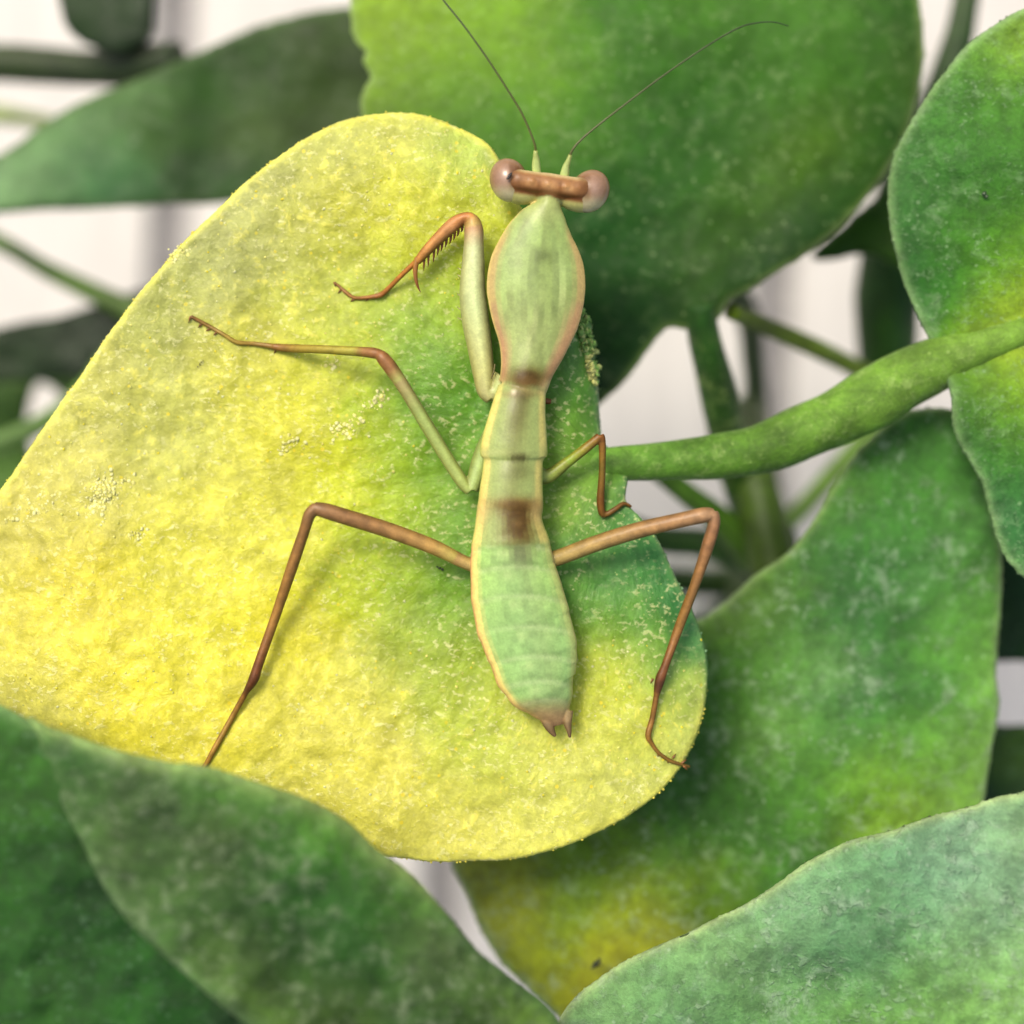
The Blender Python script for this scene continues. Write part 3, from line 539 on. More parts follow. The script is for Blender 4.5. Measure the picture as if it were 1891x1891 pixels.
def bvh_of(o): return BVHTree.FromPolygons([v.co for v in o.data.vertices], [p.vertices for p in o.data.polygons])
bv1 = bvh_of(yl)
def surf(px, py):
    k = P(px, py, 0); r = bv1.ray_cast(Vector((0, 0, D)), (k - Vector((0, 0, D))).normalized())
    return r[0] if r[0] is not None else P(px, py, h1(px, py) + .1)
for i in range(1800):
    x = random.uniform(0, 1300); y = random.uniform(220, 1580)
    if n3(x / 120, y / 120, 3.0) + 0.5 * n3(x / 30, y / 30, 1) < -0.02 and random.random() < .8: continue
    k = P(x, y, 0); r = bv1.ray_cast(Vector((0, 0, D)), (k - Vector((0, 0, D))).normalized())
    if r[0] is None: continue
    c = random.choice(((240, 236, 130), (236, 226, 60), (232, 236, 170), (230, 232, 120)))
    if x > 780 and 560 < y < 1180: c = random.choice(((160, 196, 96), (190, 212, 130)))
    blob(V, F, C, r[0], random.uniform(0.010, 0.03), alb(c), 0.35)
# a few whitish crusts
for cx, cy, n, s in ((190, 905, 60, 24), (190, 930, 30, 22), (640, 790, 24, 18), (690, 740, 18, 14), (255, 985, 12, 14), (530, 820, 18, 16), (60, 940, 20, 24), (330, 470, 14, 12), (600, 300, 0, 1), (620, 668, 6, 8)):
    for i in range(int(n * 2.4)):
        a_ = random.gauss(0, 1); r = surf(cx + s * (a_ + .5 * n3(i * .4, cx)), cy + s * (random.gauss(0, .55) - .35 * a_))
        blob(V, F, C, r, random.choice((.014, .02, .03, .045)), alb(random.choice(((250, 248, 170), (240, 236, 140)))), 0.13)
gr = mesh_obj('granules', V, F, M_cr, plant, np.array(C)); tag(gr, kind='stuff')
V, F, C = [], [], []
for i in range(len(ol1)):
    x, y = ol1[i]
    if not (-20 < x < 1330 and 190 < y < 1600): continue
    if random.random() < 0.10 and n3(x / 40, y / 40, 8) > -0.2:
        c = (236, 224, 90) if not (x > 1060 and y < 1250) else (150, 196, 140)
        p = P(x + nr1[i][0] * random.uniform(-1, 1.2), y + nr1[i][1] * random.uniform(-1, 1.2), h1(x, y))
        blob(V, F, C, p, random.uniform(0.012, 0.028), alb(c))
tag(mesh_obj('rim_fuzz', V, F, M_cr, plant, np.array(C)), kind='stuff')

# ------------------------------------------------------------------ the mantis
BZ = 0.80
mantis = empty('praying_mantis', P(955, 860, 0.1), 'young pale green praying mantis with reddish brown legs standing on the yellow leaf', 'mantis')
SV, SF, SC = [], [], []
def loft(secs, colf, step=0.035, seg=40, power=2.0, cap=True, keel=0.0):
    """secs: (px, py, z, half_width px, half_height units). colf(px, py, u, w, t) -> sRGB ; u lateral -1..1, w up -1..1"""
    q = [np.array((*P(a, b, z), hw / 100.0, hh)) for a, b, z, hw, hh in secs]
    c = catmull(q, False, step); base = len(SV); n = len(c)
    for i, s in enumerate(c):
        p = Vector(s[:3]); t = (Vector(c[min(i + 1, n - 1)][:3]) - Vector(c[max(i - 1, 0)][:3])).normalized()
        s1 = t.cross(Vector((0, 0, 1)))
        s1 = s1.normalized() if s1.length > 0.05 else Vector((1, 0, 0))
        s2 = s1.cross(t).normalized()
        for k in range(seg):
            a = 2 * math.pi * k / seg; ca, sa = math.cos(a), math.sin(a)
            u = math.copysign(abs(ca) ** (2 / power), ca); v = math.copysign(abs(sa) ** (2 / power), sa)
            if keel and sa > 0: v += keel * math.exp(-(ca / 0.12) ** 2)
            w = p + s1 * u * max(s[3], 0.004) + s2 * v * max(s[4], 0.004)
            SV.append(w)
            kk = D / (D - w.z)
            SC.append(alb(colf(w.x * kk * 100 + 945.5, 945.5 - w.y * kk * 100, u, v, i / max(1, n - 1))))
    for i in range(n - 1):
        for k in range(seg):
            a, b = base + i * seg + k, base + i * seg + (k + 1) % seg
            SF.append((a, b, b + seg, a + seg))
    SF.append(tuple(base + k for k in range(seg))[::-1]); SF.append(tuple(base + (n - 1) * seg + k for k in range(seg)))

def c_pron(x, y, u, w, t):
    c = mixn((170, 204, 118), (176, 200, 122), sm(480, 640, y))
    c = mixn(c, (186, 206, 128), sm(430, 380, y))
    c = mixn(c, (186, 214, 138), 0.7 * (G(x, y, 955, 480, 14, 40) + G(x, y, 1035, 500, 14, 40)))
    c = mixn(c, (150, 172, 96), 0.45 * G(x, y, 1008, 470, 9, 110))
    c = mixn(c, (112, 134, 70), 0.85 * G(x, y, 1003, 474, 22, 14) + 0.5 * G(x, y, 1003, 500, 26, 20) * (0.5 + 0.5 * math.sin(x * 0.7)))
    c = mixn(c, (132, 158, 88), 0.5 * G(x, y, 975, 560, 6, 50) + 0.55 * G(x, y, 1020, 570, 8, 60) + 0.4 * G(x, y, 998, 600, 6, 60))
    c = mixn(c, (206, 222, 150), 0.5 * G(x - (y - 600) * -0.25, y, 985, 620, 5, 60) + 0.5 * G(x + (y - 560) * 0.25, y, 1035, 560, 5, 50))
    c = tuple(q * (.90 + .10 * n3(x * .045, y * .012, 2.0) + .10 * n3(x * .14, y * .02, 6.0)) for q in c)
    for ax_, ay_, sl in ((960, 430, -.55), (1030, 430, .45), (975, 600, .3), (1028, 620, -.28), (1000, 640, .0), (945, 560, .25), (1045, 560, -.3)):
        c = mixn(c, (134, 152, 88), 0.55 * math.exp(-((x - ax_ - sl * (y - ay_)) / 5) ** 2 - ((y - ay_) / 45) ** 2))
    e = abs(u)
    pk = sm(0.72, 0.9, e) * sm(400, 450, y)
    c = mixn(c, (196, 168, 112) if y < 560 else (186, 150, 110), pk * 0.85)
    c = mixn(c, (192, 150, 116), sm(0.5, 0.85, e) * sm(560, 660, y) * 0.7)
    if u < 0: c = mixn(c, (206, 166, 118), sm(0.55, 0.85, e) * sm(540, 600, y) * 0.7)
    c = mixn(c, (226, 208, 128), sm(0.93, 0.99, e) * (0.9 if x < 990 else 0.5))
    c = mixn(c, (70, 54, 6), 0.98 * min(1, 1.35 * G(x, y, 974, 699, 30, 19)))
    c = mixn(c, (150, 118, 74), 0.6 * sm(680, 712, y) * (1 - 0.7 * abs(u)))
    c = mixn(c, (206, 192, 130), sm(0.6, 0.9, e) * sm(690, 715, y))
    return c
loft([(1012, 362, BZ + .10, 17, .15), (1012, 376, BZ + .12, 22, .18), (1008, 392, BZ + .1, 36, .2), (1002, 412, BZ + .08, 50, .22), (996, 440, BZ + .06, 66, .24), (992, 480, BZ + .04, 83, .26), (990, 525, BZ + .03, 89, .27), (990, 560, BZ + .02, 86, .27),
      (988, 600, BZ, 77, .27), (983, 640, BZ - .02, 62, .28), (974, 680, BZ - .03, 49, .30), (968, 705, BZ - .04, 45, .30), (963, 719, BZ - .06, 44, .26)], c_pron, power=1.7, keel=0.0)

EDGE_Y = (235, 222, 132)
def dark_band(c, x, y):
    c = mixn(c, (128, 100, 52), 0.6 * G(x, y, 955, 935, 48, 14))
    n = 1 + .35 * n3(x * .09, y * .09, 4.0)
    c = mixn(c, (84, 62, 14), min(.97, n * (1.0 * G(x, y, 957, 940, 30, 17) + .95 * G(x, y, 958, 966, 25, 20) + 0.7 * G(x, y, 962, 990, 29, 18))))
    c = mixn(c, (104, 110, 66), 0.4 * G(x, y, 962, 1018, 30, 22))
    return mixn(c, (170, 140, 90), 0.4 * G(x, y, 955, 966, 6, 3))
def c_mid(x, y, u, w, t):
    e = abs(u)
    c = (158, 180, 108)
    c = mixn(c, (116, 122, 66), 0.95 * math.exp(-((u + 0.02) / 0.36) ** 2) * sm(850, 730, y) + 0.4 * math.exp(-(u / 0.3) ** 2))
    c = mixn(c, (120, 96, 52), 0.6 * G(x, y, 962, 728, 40, 6))
    c = mixn(c, (246, 240, 214), 0.9 * G(x, y, 948, 724, 4, 4))
    c = mixn(c, (84, 84, 36), 0.9 * (G(x, y, 966, 735, 10, 8)))
    c = mixn(c, (74, 74, 34), 1.0 * (G(x, y, 952, 845, 9, 7) + G(x, y, 966, 845, 8, 7)))
    c = mixn(c, (104, 112, 60), 0.75 * G(x, y, 958, 870, 23, 18))
    c = mixn(c, (196, 206, 140), 0.6 * G(x, y, 905, 836, 60, 4))
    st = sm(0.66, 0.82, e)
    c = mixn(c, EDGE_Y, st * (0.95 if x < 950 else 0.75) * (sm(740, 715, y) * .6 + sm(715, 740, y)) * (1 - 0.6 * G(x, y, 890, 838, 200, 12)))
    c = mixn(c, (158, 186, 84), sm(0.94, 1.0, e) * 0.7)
    c = mixn(c, (150, 112, 60), 0.7 * G(x, y, 955, 930, 42, 8))
    c = dark_band(c, x, y)
    c = mixn(c, (206, 180, 120), 0.5 * sm(0.45, 0.75, e) * G(x, y, x, 945, 1, 25))
    c = mixn(c, (200, 180, 150), 0.35 * G(x, y, 953, 968, 4, 2.5))
    return c
loft([(963, 714, BZ - .06, 43, .24), (962, 728, BZ - .03, 45, .28), (957, 760, BZ, 50, .32), (952, 800, BZ, 57, .34), (949, 830, BZ, 61, .35), (948, 842, BZ - .01, 60, .34), (948, 850, BZ - .02, 54, .33), (946, 880, BZ, 55, .35), (944, 910, BZ, 57.5, .36),
      (943, 932, BZ, 59, .36), (941, 944, BZ, 59, .35), (940, 965, BZ, 61, .36), (942, 1000, BZ, 70, .38)], c_mid, power=1.9)

JY = (1003, 1043, 1098, 1155, 1210, 1256, 1290)
def c_abd(x, y, u, w, t):
    e = abs(u); cx = 943 + (y - 1000) * 0.235 + 8
    c = mixn((164, 208, 118), (156, 202, 122), sm(1050, 1200, y))
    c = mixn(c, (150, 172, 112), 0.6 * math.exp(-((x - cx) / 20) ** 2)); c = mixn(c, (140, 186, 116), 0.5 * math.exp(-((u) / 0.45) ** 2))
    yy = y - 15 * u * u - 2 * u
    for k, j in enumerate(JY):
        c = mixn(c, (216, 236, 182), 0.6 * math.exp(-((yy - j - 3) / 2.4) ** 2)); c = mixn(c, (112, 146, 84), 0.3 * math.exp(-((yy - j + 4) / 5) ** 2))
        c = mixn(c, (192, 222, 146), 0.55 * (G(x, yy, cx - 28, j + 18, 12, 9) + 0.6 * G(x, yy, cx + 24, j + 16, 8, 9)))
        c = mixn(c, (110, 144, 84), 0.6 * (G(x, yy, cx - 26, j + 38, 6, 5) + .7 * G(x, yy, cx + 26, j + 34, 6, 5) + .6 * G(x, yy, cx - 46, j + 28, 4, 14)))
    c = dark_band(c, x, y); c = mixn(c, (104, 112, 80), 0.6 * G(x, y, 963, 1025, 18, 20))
    c = tuple(q * (1 + .09 * n3(x * .06, y * .05, 9) + .08 * n3(x * .22, y * .16, 5)) for q in c)
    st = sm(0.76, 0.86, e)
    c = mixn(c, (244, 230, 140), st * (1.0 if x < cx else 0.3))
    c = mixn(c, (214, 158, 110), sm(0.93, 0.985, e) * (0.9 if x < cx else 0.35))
    c = mixn(c_mid(x, y, u, w, t), c, sm(990, 1014, y)); c = mixn(c, (176, 136, 96), 0.8 * sm(1280, 1325, y)); c = mixn(c, (136, 84, 60), 0.6 * sm(1318, 1345, y) * (0.4 + 0.6 * e))
    return c
A = [(942, 985, BZ, 66, .37), (943, 1003, BZ, 71, .39)]
def wid(y):
    tab = [(1003, 943, 71), (1050, 946, 77), (1100, 955, 84), (1150, 967, 86), (1200, 983, 82), (1240, 991, 76), (1270, 1001, 64), (1295, 1014, 48), (1310, 1020, 37), (1322, 1025, 27), (1332, 1028, 18), (1342, 1030, 8)]
    for i in range(len(tab) - 1):
        if tab[i][0] <= y <= tab[i + 1][0]:
            f = (y - tab[i][0]) / (tab[i + 1][0] - tab[i][0]); return tab[i][1] + f * (tab[i + 1][1] - tab[i][1]), tab[i][2] + f * (tab[i + 1][2] - tab[i][2])
    return 1030, 8
for y in range(1010, 1343, 7):
    cx, hw = wid(y); ph = 0
    for j in range(len(JY) - 1):
        if JY[j] <= y < JY[j + 1]: ph = (y - JY[j]) / (JY[j + 1] - JY[j])
    hh = 0.40 * min(1, hw / 60) * (1 + 0.0 * ph)
    A.append((cx, y, BZ - 0.02 - 0.15 * ((y - 1000) / 350) ** 1.5, hw * (0.99 + 0.015 * ph), hh * (0.99 + 0.02 * ph)))
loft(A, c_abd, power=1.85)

# head: a short transverse capsule with the face pointing down and forward
def c_head(x, y, u, w, t):
    xr, yr = x - 1015, y - 345 - (x - 1015) * 0.15           # along the tilted head axis
    c = mixn((206, 190, 140), (146, 102, 56), sm(-24, -16, yr))
    c = mixn(c, (196, 156, 104), 0.9 * (G(xr, yr, 0, -3, 16, 9) + G(xr, yr, 36, -2, 13, 9) + 0.7 * G(xr, yr, -36, -2, 14, 9)))
    c = mixn(c, (104, 60, 20), 0.95 * math.exp(-((yr - 13) / 5.5) ** 2) * sm(6, 20, abs(xr)) + 0.6 * G(xr, yr, 20, -4, 3, 9) + 0.6 * G(xr, yr, -20, -4, 3, 9))
    c = mixn(c, (118, 82, 46), 0.6 * sm(48, 62, abs(xr)))
    c = mixn(c, (196, 198, 122), sm(17, 24, yr))
    return c
HZ = BZ + .12
def ell(cx, cy, z, ax, ay, az, rot, colf, seg=40, rings=24, taper=0.0):
    base = len(SV); cr, sr = math.cos(rot), math.sin(rot)
    for i in range(rings + 1):
        ph = math.pi * i / rings
        for k in range(seg):
            a = 2 * math.pi * k / seg
            zz = -math.cos(ph); s = math.sin(ph)
            f = 1 - taper * (1 - zz) / 2
            lx, ly, lz = ax * s * math.cos(a) * f, ay * s * math.sin(a), az * zz
            c = P(cx, cy, z); wv = Vector((c.x + lx * cr - ly * sr, c.y + lx * sr + ly * cr, z + lz)); SV.append(wv)
            kk = D / (D - wv.z); SC.append(alb(colf(wv.x * kk * 100 + 945.5, 945.5 - wv.y * kk * 100, 0, 0, 0)))
    for i in range(rings):
        for k in range(seg):
            a, b = base + i * seg + k, base + i * seg + (k + 1) % seg
            SF.append((a, b, b + seg, a + seg))
    return base
TH = math.atan2(-22, 150)
loft([(938, 332, HZ - .08, 13, .16), (945, 333, HZ - .03, 18, .21), (957, 335, HZ + .02, 20.5, .25), (975, 337, HZ + .04, 20, .24), (1015, 342, HZ + .04, 20, .25), (1055, 348, HZ + .04, 20, .24), (1072, 350, HZ + .02, 20.5, .25), (1084, 352, HZ - .03, 18, .21), (1091, 353, HZ - .08, 13, .16)], c_head, power=2.4, step=0.03)
for ex_, ey_, er_ in ((1013, 341, .13), (1045, 346, .12), (983, 337, .12)): ell(ex_, ey_, HZ + .17, er_, er_ * .85, .135, TH, c_head, seg=20, rings=12)
ell(1014, 352, HZ - .25, .86, .30, .50, TH, c_head, taper=0.75)
ell(1070, 364, HZ - .12, .44, .27, .3, TH, c_head)
ell(962, 350, HZ - .12, .42, .27, .3, TH, c_head)
ell(1012, 368, HZ - .1, .2, .16, .2, 0, lambda *a: (196, 212, 140))

# legs, joint by joint: (px, py, z, half width px, half height)
def grad(stops):
    def f(x, y, u, w, t):
        for i in range(len(stops) - 1):
            if t <= stops[i + 1][0]:
                k = (t - stops[i][0]) / max(1e-6, stops[i + 1][0] - stops[i][0]); c = mixn(stops[i][1], stops[i + 1][1], k); break
        else: c = stops[-1][1]
        c = (c[0] * .98, c[1] * 1.14, c[2] * 1.10) if c[1] < 160 else (c[0] * .95, c[1] * .97, c[2] * 1.12); c = mixn(c, (c[0] * 1.14, c[1] * 1.16, c[2] * 1.2), 0.8 * math.exp(-((u - .1) / .22) ** 2))  # lengthwise highlight painted into the leg colour
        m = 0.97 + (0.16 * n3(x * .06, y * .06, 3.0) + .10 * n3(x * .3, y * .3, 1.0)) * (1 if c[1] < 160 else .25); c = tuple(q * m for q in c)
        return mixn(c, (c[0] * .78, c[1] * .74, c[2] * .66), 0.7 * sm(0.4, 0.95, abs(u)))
    return f
def sz(x, y, off=0.03):
    p = surf(x, y); return p.z + off
kw = dict(seg=18, step=0.04)
# left middle leg
loft([(915, 800, BZ - .3, 22, .2), (890, 850, BZ - .35, 19, .18), (871, 905, BZ - .32, 13, .13)], grad([(0, (176, 200, 104)), (1, (170, 194, 98))]), **kw)
loft([(868, 906, BZ - .32, 10, .11), (850, 885, BZ - .26, 12, .12), (800, 805, BZ - .08, 12.5, .13), (750, 722, BZ + .08, 12, .125), (722, 680, BZ + .16, 13, .13), (706, 660, BZ + .18, 12, .12), (698, 652, BZ + .17, 8, .08)],
     grad([(0, (186, 204, 100)), (.55, (172, 192, 92)), (.78, (176, 160, 92)), (.88, (160, 100, 62)), (1, (150, 88, 52))]), **kw)
loft([(703, 655, BZ + .17, 9, .09), (690, 652, BZ + .13, 10, .1), (660, 649, BZ, 9, .09), (590, 645, BZ - .3, 8, .08), (530, 643, sz(530, 643) + .1, 8, .08), (505, 640, sz(505, 640) + .06, 6, .06)],
     grad([(0, (148, 88, 52)), (.16, (150, 96, 54)), (.24, (166, 142, 56)), (.7, (166, 128, 50)), (1, (136, 80, 40))]), **kw)
loft([(507, 640, sz(505, 640) + .05, 5.5, .055), (470, 635, sz(470, 635), 4.5, .045), (437, 632, sz(437, 632), 4.5, .045), (415, 619, sz(415, 619), 4, .04), (385, 602, sz(385, 602), 4, .04), (352, 584, sz(352, 584) + .02, 3.5, .035)],
     grad([(0, (150, 100, 44)), (.5, (166, 124, 50)), (1, (124, 76, 34))]), **kw)
# left hind leg
loft([(905, 1020, BZ - .35, 20, .2), (880, 1040, BZ - .3, 16, .16), (862, 1040, BZ - .28, 12.5, .13), (800, 1010, BZ - .12, 14, .14), (720, 980, BZ + .08, 14.5, .15), (640, 955, BZ + .26, 14.5, .15), (600, 943, BZ + .33, 14, .14), (580, 938, BZ + .35, 11, .11)],
     grad([(0, (186, 176, 96)), (.18, (196, 170, 90)), (.35, (190, 134, 78)), (.7, (158, 104, 66)), (1, (146, 96, 66))]), **kw)
loft([(585, 937, BZ + .35, 11, .11), (572, 950, BZ + .33, 11, .11), (562, 980, BZ + .24, 10, .1), (540, 1045, BZ + .02, 10.5, .105), (508, 1140, BZ - .3, 9, .09), (478, 1225, sz(478, 1225) + .28, 9, .09), (468, 1255, sz(468, 1255) + .2, 9.5, .095), (453, 1280, sz(453, 1280) + .12, 5, .06)],
     grad([(0, (150, 100, 66)), (.12, (144, 92, 52)), (.6, (166, 108, 54)), (.84, (124, 66, 34)), (.93, (92, 46, 24)), (1, (104, 60, 30))]), **kw)
loft([(455, 1277, sz(453, 1280) + .12, 5.5, .055), (430, 1322, sz(430, 1322) + .04, 5.5, .055), (395, 1385, sz(395, 1385) + .02, 5.5, .055), (378, 1415, sz(378, 1415), 4.5, .045), (360, 1432, sz(360, 1432), 4, .04)], grad([(0, (120, 70, 34)), (.4, (172, 118, 48)), (1, (170, 112, 50))]), **kw)
# right middle leg
loft([(985, 870, BZ - .35, 18, .16), (1010, 880, BZ - .42, 14, .13), (1050, 852, BZ - .38, 10, .1), (1085, 825, BZ - .32, 9, .09), (1108, 806, BZ - .3, 8, .08)],
     grad([(0, (160, 184, 80)), (.5, (150, 160, 56)), (.85, (150, 110, 44)), (1, (150, 84, 36))]), **kw)
loft([(1108, 804, BZ - .3, 8, .08), (1112, 818, BZ - .33, 7, .07), (1112, 870, (BZ - .33 + sz(1112, 948)) / 2 + .05, 6.5, .065), (1109, 925, sz(1109, 925) + .12, 7.5, .07), (1112, 951, sz(1112, 948) + .06, 6.5, .06)], grad([(0, (150, 84, 36)), (.4, (132, 96, 36)), (.8, (124, 70, 26)), (1, (116, 72, 26))]), **kw)
loft([(1110, 951, sz(1112, 948) + .05, 6, .055), (1122, 949, sz(1122, 948) + .04, 5.5, .05), (1138, 939, sz(1136, 938) + .04, 5, .05), (1152, 930, sz(1145, 930) + .03, 4, .04), (1166, 936, sz(1145, 930) - .03, 3, .03)], grad([(0, (116, 76, 28)), (1, (120, 70, 26))]), **kw)
# right hind leg
loft([(985, 1020, BZ - .35, 20, .2), (1008, 1032, BZ - .28, 16, .16), (1030, 1030, BZ - .24, 15, .15), (1100, 1004, BZ - .05, 15, .15), (1180, 979, BZ + .12, 15, .15), (1260, 960, BZ + .3, 14, .14), (1300, 951, BZ + .36, 14, .14), (1318, 949, BZ + .36, 10, .1)],
     grad([(0, (176, 140, 84)), (.4, (172, 124, 76)), (.75, (162, 108, 72)), (1, (176, 122, 92))]), **kw)
loft([(1316, 946, BZ + .36, 10, .1), (1319, 965, BZ + .34, 11, .11), (1308, 1005, BZ + .22, 11.5, .115), (1285, 1075, BZ - .02, 9.5, .095), (1255, 1155, BZ - .42, 9, .09), (1230, 1225, sz(1230, 1225) + .28, 7.5, .075), (1219, 1255, sz(1219, 1255) + .2, 9.5, .095), (1212, 1285, sz(1212, 1285) + .12, 5.5, .055)],
     grad([(0, (176, 120, 92)), (.1, (156, 100, 70)), (.6, (160, 104, 54)), (.85, (130, 72, 40)), (.93, (92, 48, 28)), (1, (110, 66, 34))]), **kw)
loft([(1213, 1280, sz(1212, 1285) + .13, 5.5, .055), (1205, 1325, sz(1205, 1325) + .06, 5.5, .055), (1197, 1357, sz(1197, 1357) + .04, 6, .06), (1203, 1372, sz(1203, 1372), 4.5, .045), (1216, 1390, sz(1216, 1390), 4, .04), (1236, 1404, sz(1236, 1404), 4, .04), (1252, 1410, sz(1240, 1404), 3.5, .035), (1274, 1416, sz(1240, 1404) - .05, 2.8, .028)],
     grad([(0, (136, 84, 40)), (.5, (150, 96, 40)), (1, (104, 72, 24))]), **kw)
# left raptorial foreleg: coxa, swollen femur, tibia, tarsus
loft([(935, 700, BZ - .35, 24, .24), (918, 722, BZ - .38, 20, .2), (902, 725, BZ - .36, 15, .16)], grad([(0, (190, 204, 116)), (1, (196, 206, 118))]), **kw)
loft([(908, 736, BZ - .36, 12, .13), (897, 722, BZ - .36, 16, .18), (893, 690, BZ - .34, 20, .22), (886, 640, BZ - .3, 23, .25), (878, 590, BZ - .26, 25, .27), (873, 540, BZ - .22, 24, .26), (874, 490, BZ - .18, 21, .24), (875, 450, BZ - .14, 18, .2), (875, 425, BZ - .12, 17.5, .18), (872, 408, BZ - .1, 14, .15), (867, 399, BZ - .1, 8, .09)],
     grad([(0, (204, 202, 120)), (.15, (210, 212, 118)), (.5, (210, 224, 136)), (.82, (214, 222, 142)), (.9, (210, 180, 116)), (1, (196, 122, 66))]), seg=30, step=0.04)
loft([(872, 401, BZ - .1, 8, .1), (858, 402, BZ - .12, 10, .12), (838, 414, BZ - .18, 13, .14), (812, 438, BZ - .26, 11.5, .13), (785, 466, BZ - .34, 9.5, .11), (770, 484, BZ - .4, 7, .08)],
     grad([(0, (190, 106, 52)), (.3, (206, 130, 84)), (.8, (196, 122, 66)), (1, (184, 108, 50))]), **kw)
loft([(774, 478, BZ - .38, 5.5, .055), (745, 505, BZ - .52, 4.8, .05), (715, 535, sz(715, 535) + .06, 4.8, .048), (702, 545, sz(702, 545) + .02, 5.5, .05), (680, 549, sz(680, 549), 4, .04), (655, 550, sz(655, 550), 3.6, .036), (640, 541, sz(640, 541), 4, .04), (630, 532, sz(630, 532), 3.2, .032), (617, 521, sz(617, 521), 2.6, .026)],
     grad([(0, (190, 110, 44)), (.5, (170, 96, 44)), (.8, (166, 104, 50)), (1, (130, 78, 36))]), **kw)
# hidden right foreleg folded under the prothorax, its brown joint just showing
loft([(975, 705, BZ - .4, 20, .2), (990, 720, BZ - .5, 16, .18), (1000, 690, BZ - .55, 18, .2), (1000, 600, BZ - .5, 20, .22), (1000, 520, BZ - .5, 16, .18), (1005, 470, BZ - .45, 10, .1)], grad([(0, (196, 206, 118)), (1, (200, 180, 110))]), **kw)
loft([(990, 735, BZ - .5, 6, .07), (1006, 740, BZ - .5, 6, .06), (1018, 742, BZ - .5, 5, .05)], grad([(0, (150, 84, 40)), (1, (140, 78, 36))]), **kw)
# tail tip: cerci
loft([(1006, 1318, BZ - .12, 13, .1), (1013, 1338, BZ - .1, 10, .08), (1020, 1352, BZ - .1, 6, .05), (1026, 1360, BZ - .1, 3, .03)], grad([(0, (158, 122, 88)), (1, (112, 76, 52))]), **kw)
loft([(1048, 1312, BZ - .12, 11, .09), (1048, 1335, BZ - .1, 8, .07), (1051, 1350, BZ - .1, 5, .05), (1052, 1362, BZ - .1, 2.6, .028)], grad([(0, (158, 122, 88)), (1, (112, 76, 52))]), **kw)

src = bpy.data.meshes.new('body_source'); src.from_pydata([tuple(v) for v in SV], [], SF)
so = bpy.data.objects.new('body_source', src); COL.objects.link(so)
md = so.modifiers.new('r', 'REMESH'); md.mode = 'VOXEL'; md.voxel_size = 0.019
md2 = so.modifiers.new('s', 'SMOOTH'); md2.iterations = 2; md2.factor = 0.4
dg = bpy.context.evaluated_depsgraph_get(); ev = so.evaluated_get(dg)
me = bpy.data.meshes.new_from_object(ev); bpy.data.objects.remove(so); bpy.data.meshes.remove(src)
kd = kdtree.KDTree(len(SV))
for i, v in enumerate(SV): kd.insert(v, i)
kd.balance()
SCa = np.array(SC); cols = np.ones((len(me.vertices), 4))
for i, v in enumerate(me.vertices):
    r = kd.find_n(v.co, 4); ws = np.array([1 / (q[2] + 0.004) for q in r]); ids = [q[1] for q in r]
    cols[i, :3] = (SCa[ids] * ws[:, None]).sum(0) / ws.sum() * (.92, .86, .80)
at = me.color_attributes.new('tint', 'FLOAT_COLOR', 'POINT'); at.data.foreach_set('color', cols.ravel())
me.polygons.foreach_set('use_smooth', [True] * len(me.polygons)); me.name = 'body'
me.materials.clear(); me.materials.append(tint_mat('mantis_cuticle', rough=0.42, var=0.10, scale=7, bump=0.22, spec=0.3, sss=0.12, sss_r=0.05, coat=0.05))
body = bpy.data.objects.new('body', me); COL.objects.link(body); body.parent = mantis
from mathutils import Matrix
body.matrix_parent_inverse = Matrix.Translation(-mantis.location)
print('body verts', len(me.vertices))

# eyes: upright ovals that grow out of the ends of the head
def c_eye(side):
    def f(p):   # p: unit local, x outward
        c = mixn((142, 110, 78), (160, 126, 98), sm(-.2, .8, p[2]))
        c = mixn(c, (112, 74, 36), sm(0.10, -0.12, p[0]) * sm(.75, .35, p[1]) * (0.8 + .3 * n3(p[0] * 3, p[1] * 5, 1))); c = mixn(c, (204, 196, 150), sm(-0.15, -0.75, p[1]))
        c = mixn(c, (196, 172, 156), 0.5 * math.exp(-((p[0] - .2) / .3) ** 2 - ((p[1]) / .35) ** 2) * (p[2] > 0)); return c  # pale highlight painted on the upper side of the eye
    return f
M_eye = tint_mat('compound_eye', rough=0.26, var=0.08, scale=16, bump=0.12, spec=0.4, sss=0.15, sss_r=0.06, coat=0.3)
for side, cx, cy, ax, ay, az, rot in ((-1, 940, 333, .345, .40, .33, R(20)), (1, 1089, 353, .345, .40, .33, R(-34))):
    V, F, C = [], [], []; seg, rings = 40, 26; f = c_eye(side); c0 = P(cx, cy, HZ - .10); cr, sr = math.cos(rot), math.sin(rot)
    for i in range(rings + 1):
        ph = math.pi * i / rings
        for k in range(seg):
            a = 2 * math.pi * k / seg; l = (math.sin(ph) * math.cos(a), math.sin(ph) * math.sin(a), math.cos(ph))
            x, y = l[0] * ax, l[1] * ay
            w_ = (x * cr - y * sr, x * sr + y * cr)
            V.append(c0 + Vector((w_[0], w_[1], l[2] * az))); C.append(alb(f((w_[0] / ax * side, w_[1] / ay, l[2]))) * (.85, .82, .8))
    for i in range(rings):
        for k in range(seg):
            a, b = i * seg + k, i * seg + (k + 1) % seg; F.append((a, a + seg, b + seg, b))
    e = mesh_obj('eye', V, F, M_eye, mantis, np.array(C))
    if side < 0:
        V, F, C = [], [], []
        for j in range(6): blob(V, F, C, P(938 + j * 1.1, 329 - j * 1.6, HZ + .30), 0.03, np.array((0.01, 0.008, 0.006)), 0.6)
        mesh_obj('pupil_spot', V, F, M_eye, e, np.array(C)).matrix_parent_inverse = Matrix.Identity(4)
M_sp = tint_mat('dark_chitin', rough=0.35, var=0.1, scale=14, bump=0.05, spec=0.5)
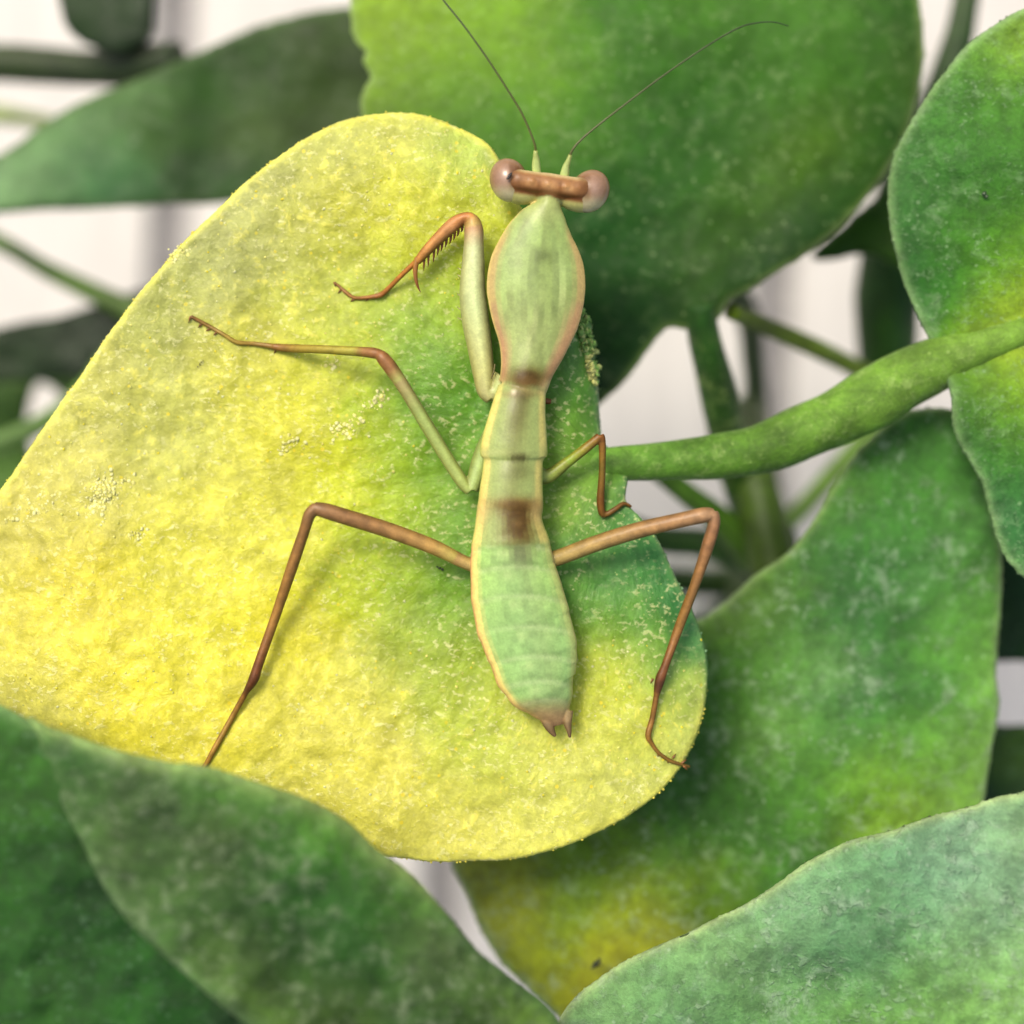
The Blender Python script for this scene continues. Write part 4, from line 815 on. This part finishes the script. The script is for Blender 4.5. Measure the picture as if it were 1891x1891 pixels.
def thin(name, pts, c1, c2, seg=8, step=0.05, parent=None, m=None):
    return tube(name, pts, m or M_sp, parent or mantis, c1, step=step, seg=seg, bumpy=0.0, col2=c2)
thin('antenna', [(991, 322, HZ - .02, .08), (990, 304, HZ + .05, .075), (990, 292, HZ + .1, .06), (989, 284, HZ + .14, .042), (989, 278, HZ + .16, .036)], (190, 212, 130), (150, 160, 80), seg=12)
thin('antenna', [(1041, 334, HZ - .02, .085), (1043, 320, HZ + .05, .08), (1046, 306, HZ + .1, .06), (1050, 296, HZ + .14, .042), (1053, 286, HZ + .16, .034)], (190, 212, 130), (150, 160, 80), seg=12)
ants = [o for o in mantis.children if o.name.startswith('antenna')]
for o in ants: o.name = 'antenna'
fl1 = thin('flagellum', [(989, 280, HZ + .16, .026), (986, 262, HZ + .2, .021), (965, 212, HZ + .24, .019), (940, 170, HZ + .28, .018), (900, 108, HZ + .32, .017), (860, 52, HZ + .34, .016), (820, 2, HZ + .34, .015), (770, -60, HZ + .34, .013)], (80, 84, 24), (26, 46, 8), parent=mantis)
fl2 = thin('flagellum', [(1052, 288, HZ + .16, .026), (1062, 270, HZ + .2, .021), (1090, 243, HZ + .22, .018), (1150, 196, HZ + .26, .016), (1230, 136, HZ + .28, .015), (1310, 82, HZ + .3, .014), (1365, 51, HZ + .3, .013), (1400, 42, HZ + .3, .012), (1430, 41, HZ + .3, .011), (1456, 48, HZ + .3, .009)], (80, 84, 24), (30, 54, 10), parent=mantis)
for f_, a_ in ((fl1, ants[0]), (fl2, ants[1])):
    f_.parent = a_; f_.matrix_parent_inverse = Matrix.Identity(4)
# raptorial tibia spines, the great claw, femur spines, tarsal claws
ln = [(852, 422), (845, 428), (838, 433), (831, 438), (823, 443), (815, 449), (808, 455), (800, 461), (790, 468), (782, 474)]
for i, (x, y) in enumerate(ln):
    L = 7 + 1.75 * i + (4 if i > 6 else 0); z = BZ - .2 - .02 * i
    thin('spine', [(x + 2, y - 5, z, .028), (x + 1, y + L * .45, z - .02, .021), (x - 1 + (i > 6) * 1.5, y + L, z - .05, .005)], (150, 96, 40), (88, 46, 18), seg=8, step=.03)
thin('claw', [(771, 476, BZ - .36, .055), (767, 495, BZ - .38, .048), (768, 515, BZ - .4, .035), (772, 530, BZ - .42, .02), (777, 540, BZ - .43, .005)], (170, 116, 44), (96, 44, 18), seg=10, step=.03)
for x, y, l in ((853, 498, 8), (850, 510, 6), (852, 546, 8), (852, 571, 8), (856, 590, 12)):
    thin('spine', [(x + 4, y + 2, BZ - .3, .022), (x - l * .5, y - 1, BZ - .3, .014), (x - l, y - 4, BZ - .3, .004)], (200, 204, 120), (120, 110, 60), seg=7, step=.03)
thin('spine', [(914, 672, BZ - .15, .014), (912, 686, BZ - .15, .016), (907, 700, BZ - .15, .006)], (96, 90, 36), (84, 70, 30), seg=7, step=.03)
for x, y, dx, dy, ax, ay in ((352, 584, -4, 12, 12, 4), (372, 598, -6, 7, 8, 4), (388, 607, -8, 4, 6, 4), (400, 614, -6, 5, 7, 4), (510, 645, -4, 8, 8, 4), (617, 521, 3, 9, 8, 5), (630, 534, -6, 8, 6, 3), (655, 552, -8, 5, 6, 3), (681, 551, -6, 5, 6, 3),
                             (1206, 1253, -5, 10, 8, 3), (1216, 1391, -2, 7, 6, 3), (1236, 1404, -4, 6, 6, 3), (1258, 1410, 10, -8, 8, 2), (1262, 1414, 8, 8, 8, 2), (1242, 1400, 6, -8, 7, 2)):
    z = sz(min(x, 1240), min(y, 1404), 0.02)
    thin('tarsal_hook', [(x, y, z, .022), (x + dx * .6, y + dy * .6, z, .016), (x + dx, y + dy, z - .02, .005)], (130, 84, 36), (96, 54, 22), seg=7, step=.03)

# ------------------------------------------------------------------ specks lying on the leaves
def speck(label, x, y, z, parts, group=None):
    V, F, C = [], [], []
    for dx, dy, r, c in parts: blob(V, F, C, P(x + dx, y + dy, z), r, np.array(c), 0.6)
    o = mesh_obj('debris_speck', V, F, M_sp, None, np.array(C)); tag(o, label, 'debris', group)
    return o
K = (0.02, 0.025, 0.01); K2 = (0.09, 0.08, 0.02)
speck('black oval speck on the yellow lower end of the creased leaf', 1101, 1779, -1.5 + .0, [(0, 0, .07, K), (5, -3, .05, K), (-4, 5, .05, K), (3, 4, .04, K2), (9, 3, .03, K2), (-7, 9, .03, K), (5, -8, .03, K)])
speck('tiny black crumb on the yellow leaf just under the left hind thigh', 812, 1049, surf(812, 1049).z + .02, [(0, 0, .03, K), (5, 2, .03, K), (-5, -2, .02, K)])
speck('thin dark crumb on the yellow leaf below the left middle foot', 369, 673, surf(369, 673).z + .02, [(0, 0, .018, K2), (3, -4, .016, K2), (-4, 4, .016, K2), (6, -7, .012, K2)])
speck('blurred dark speck on the green leaf at the right edge', 1818, 358, h3(1818, 358) + .16, [(0, 0, .05, (0.03, 0.06, 0.02)), (4, 5, .04, (0.03, 0.06, 0.02))])
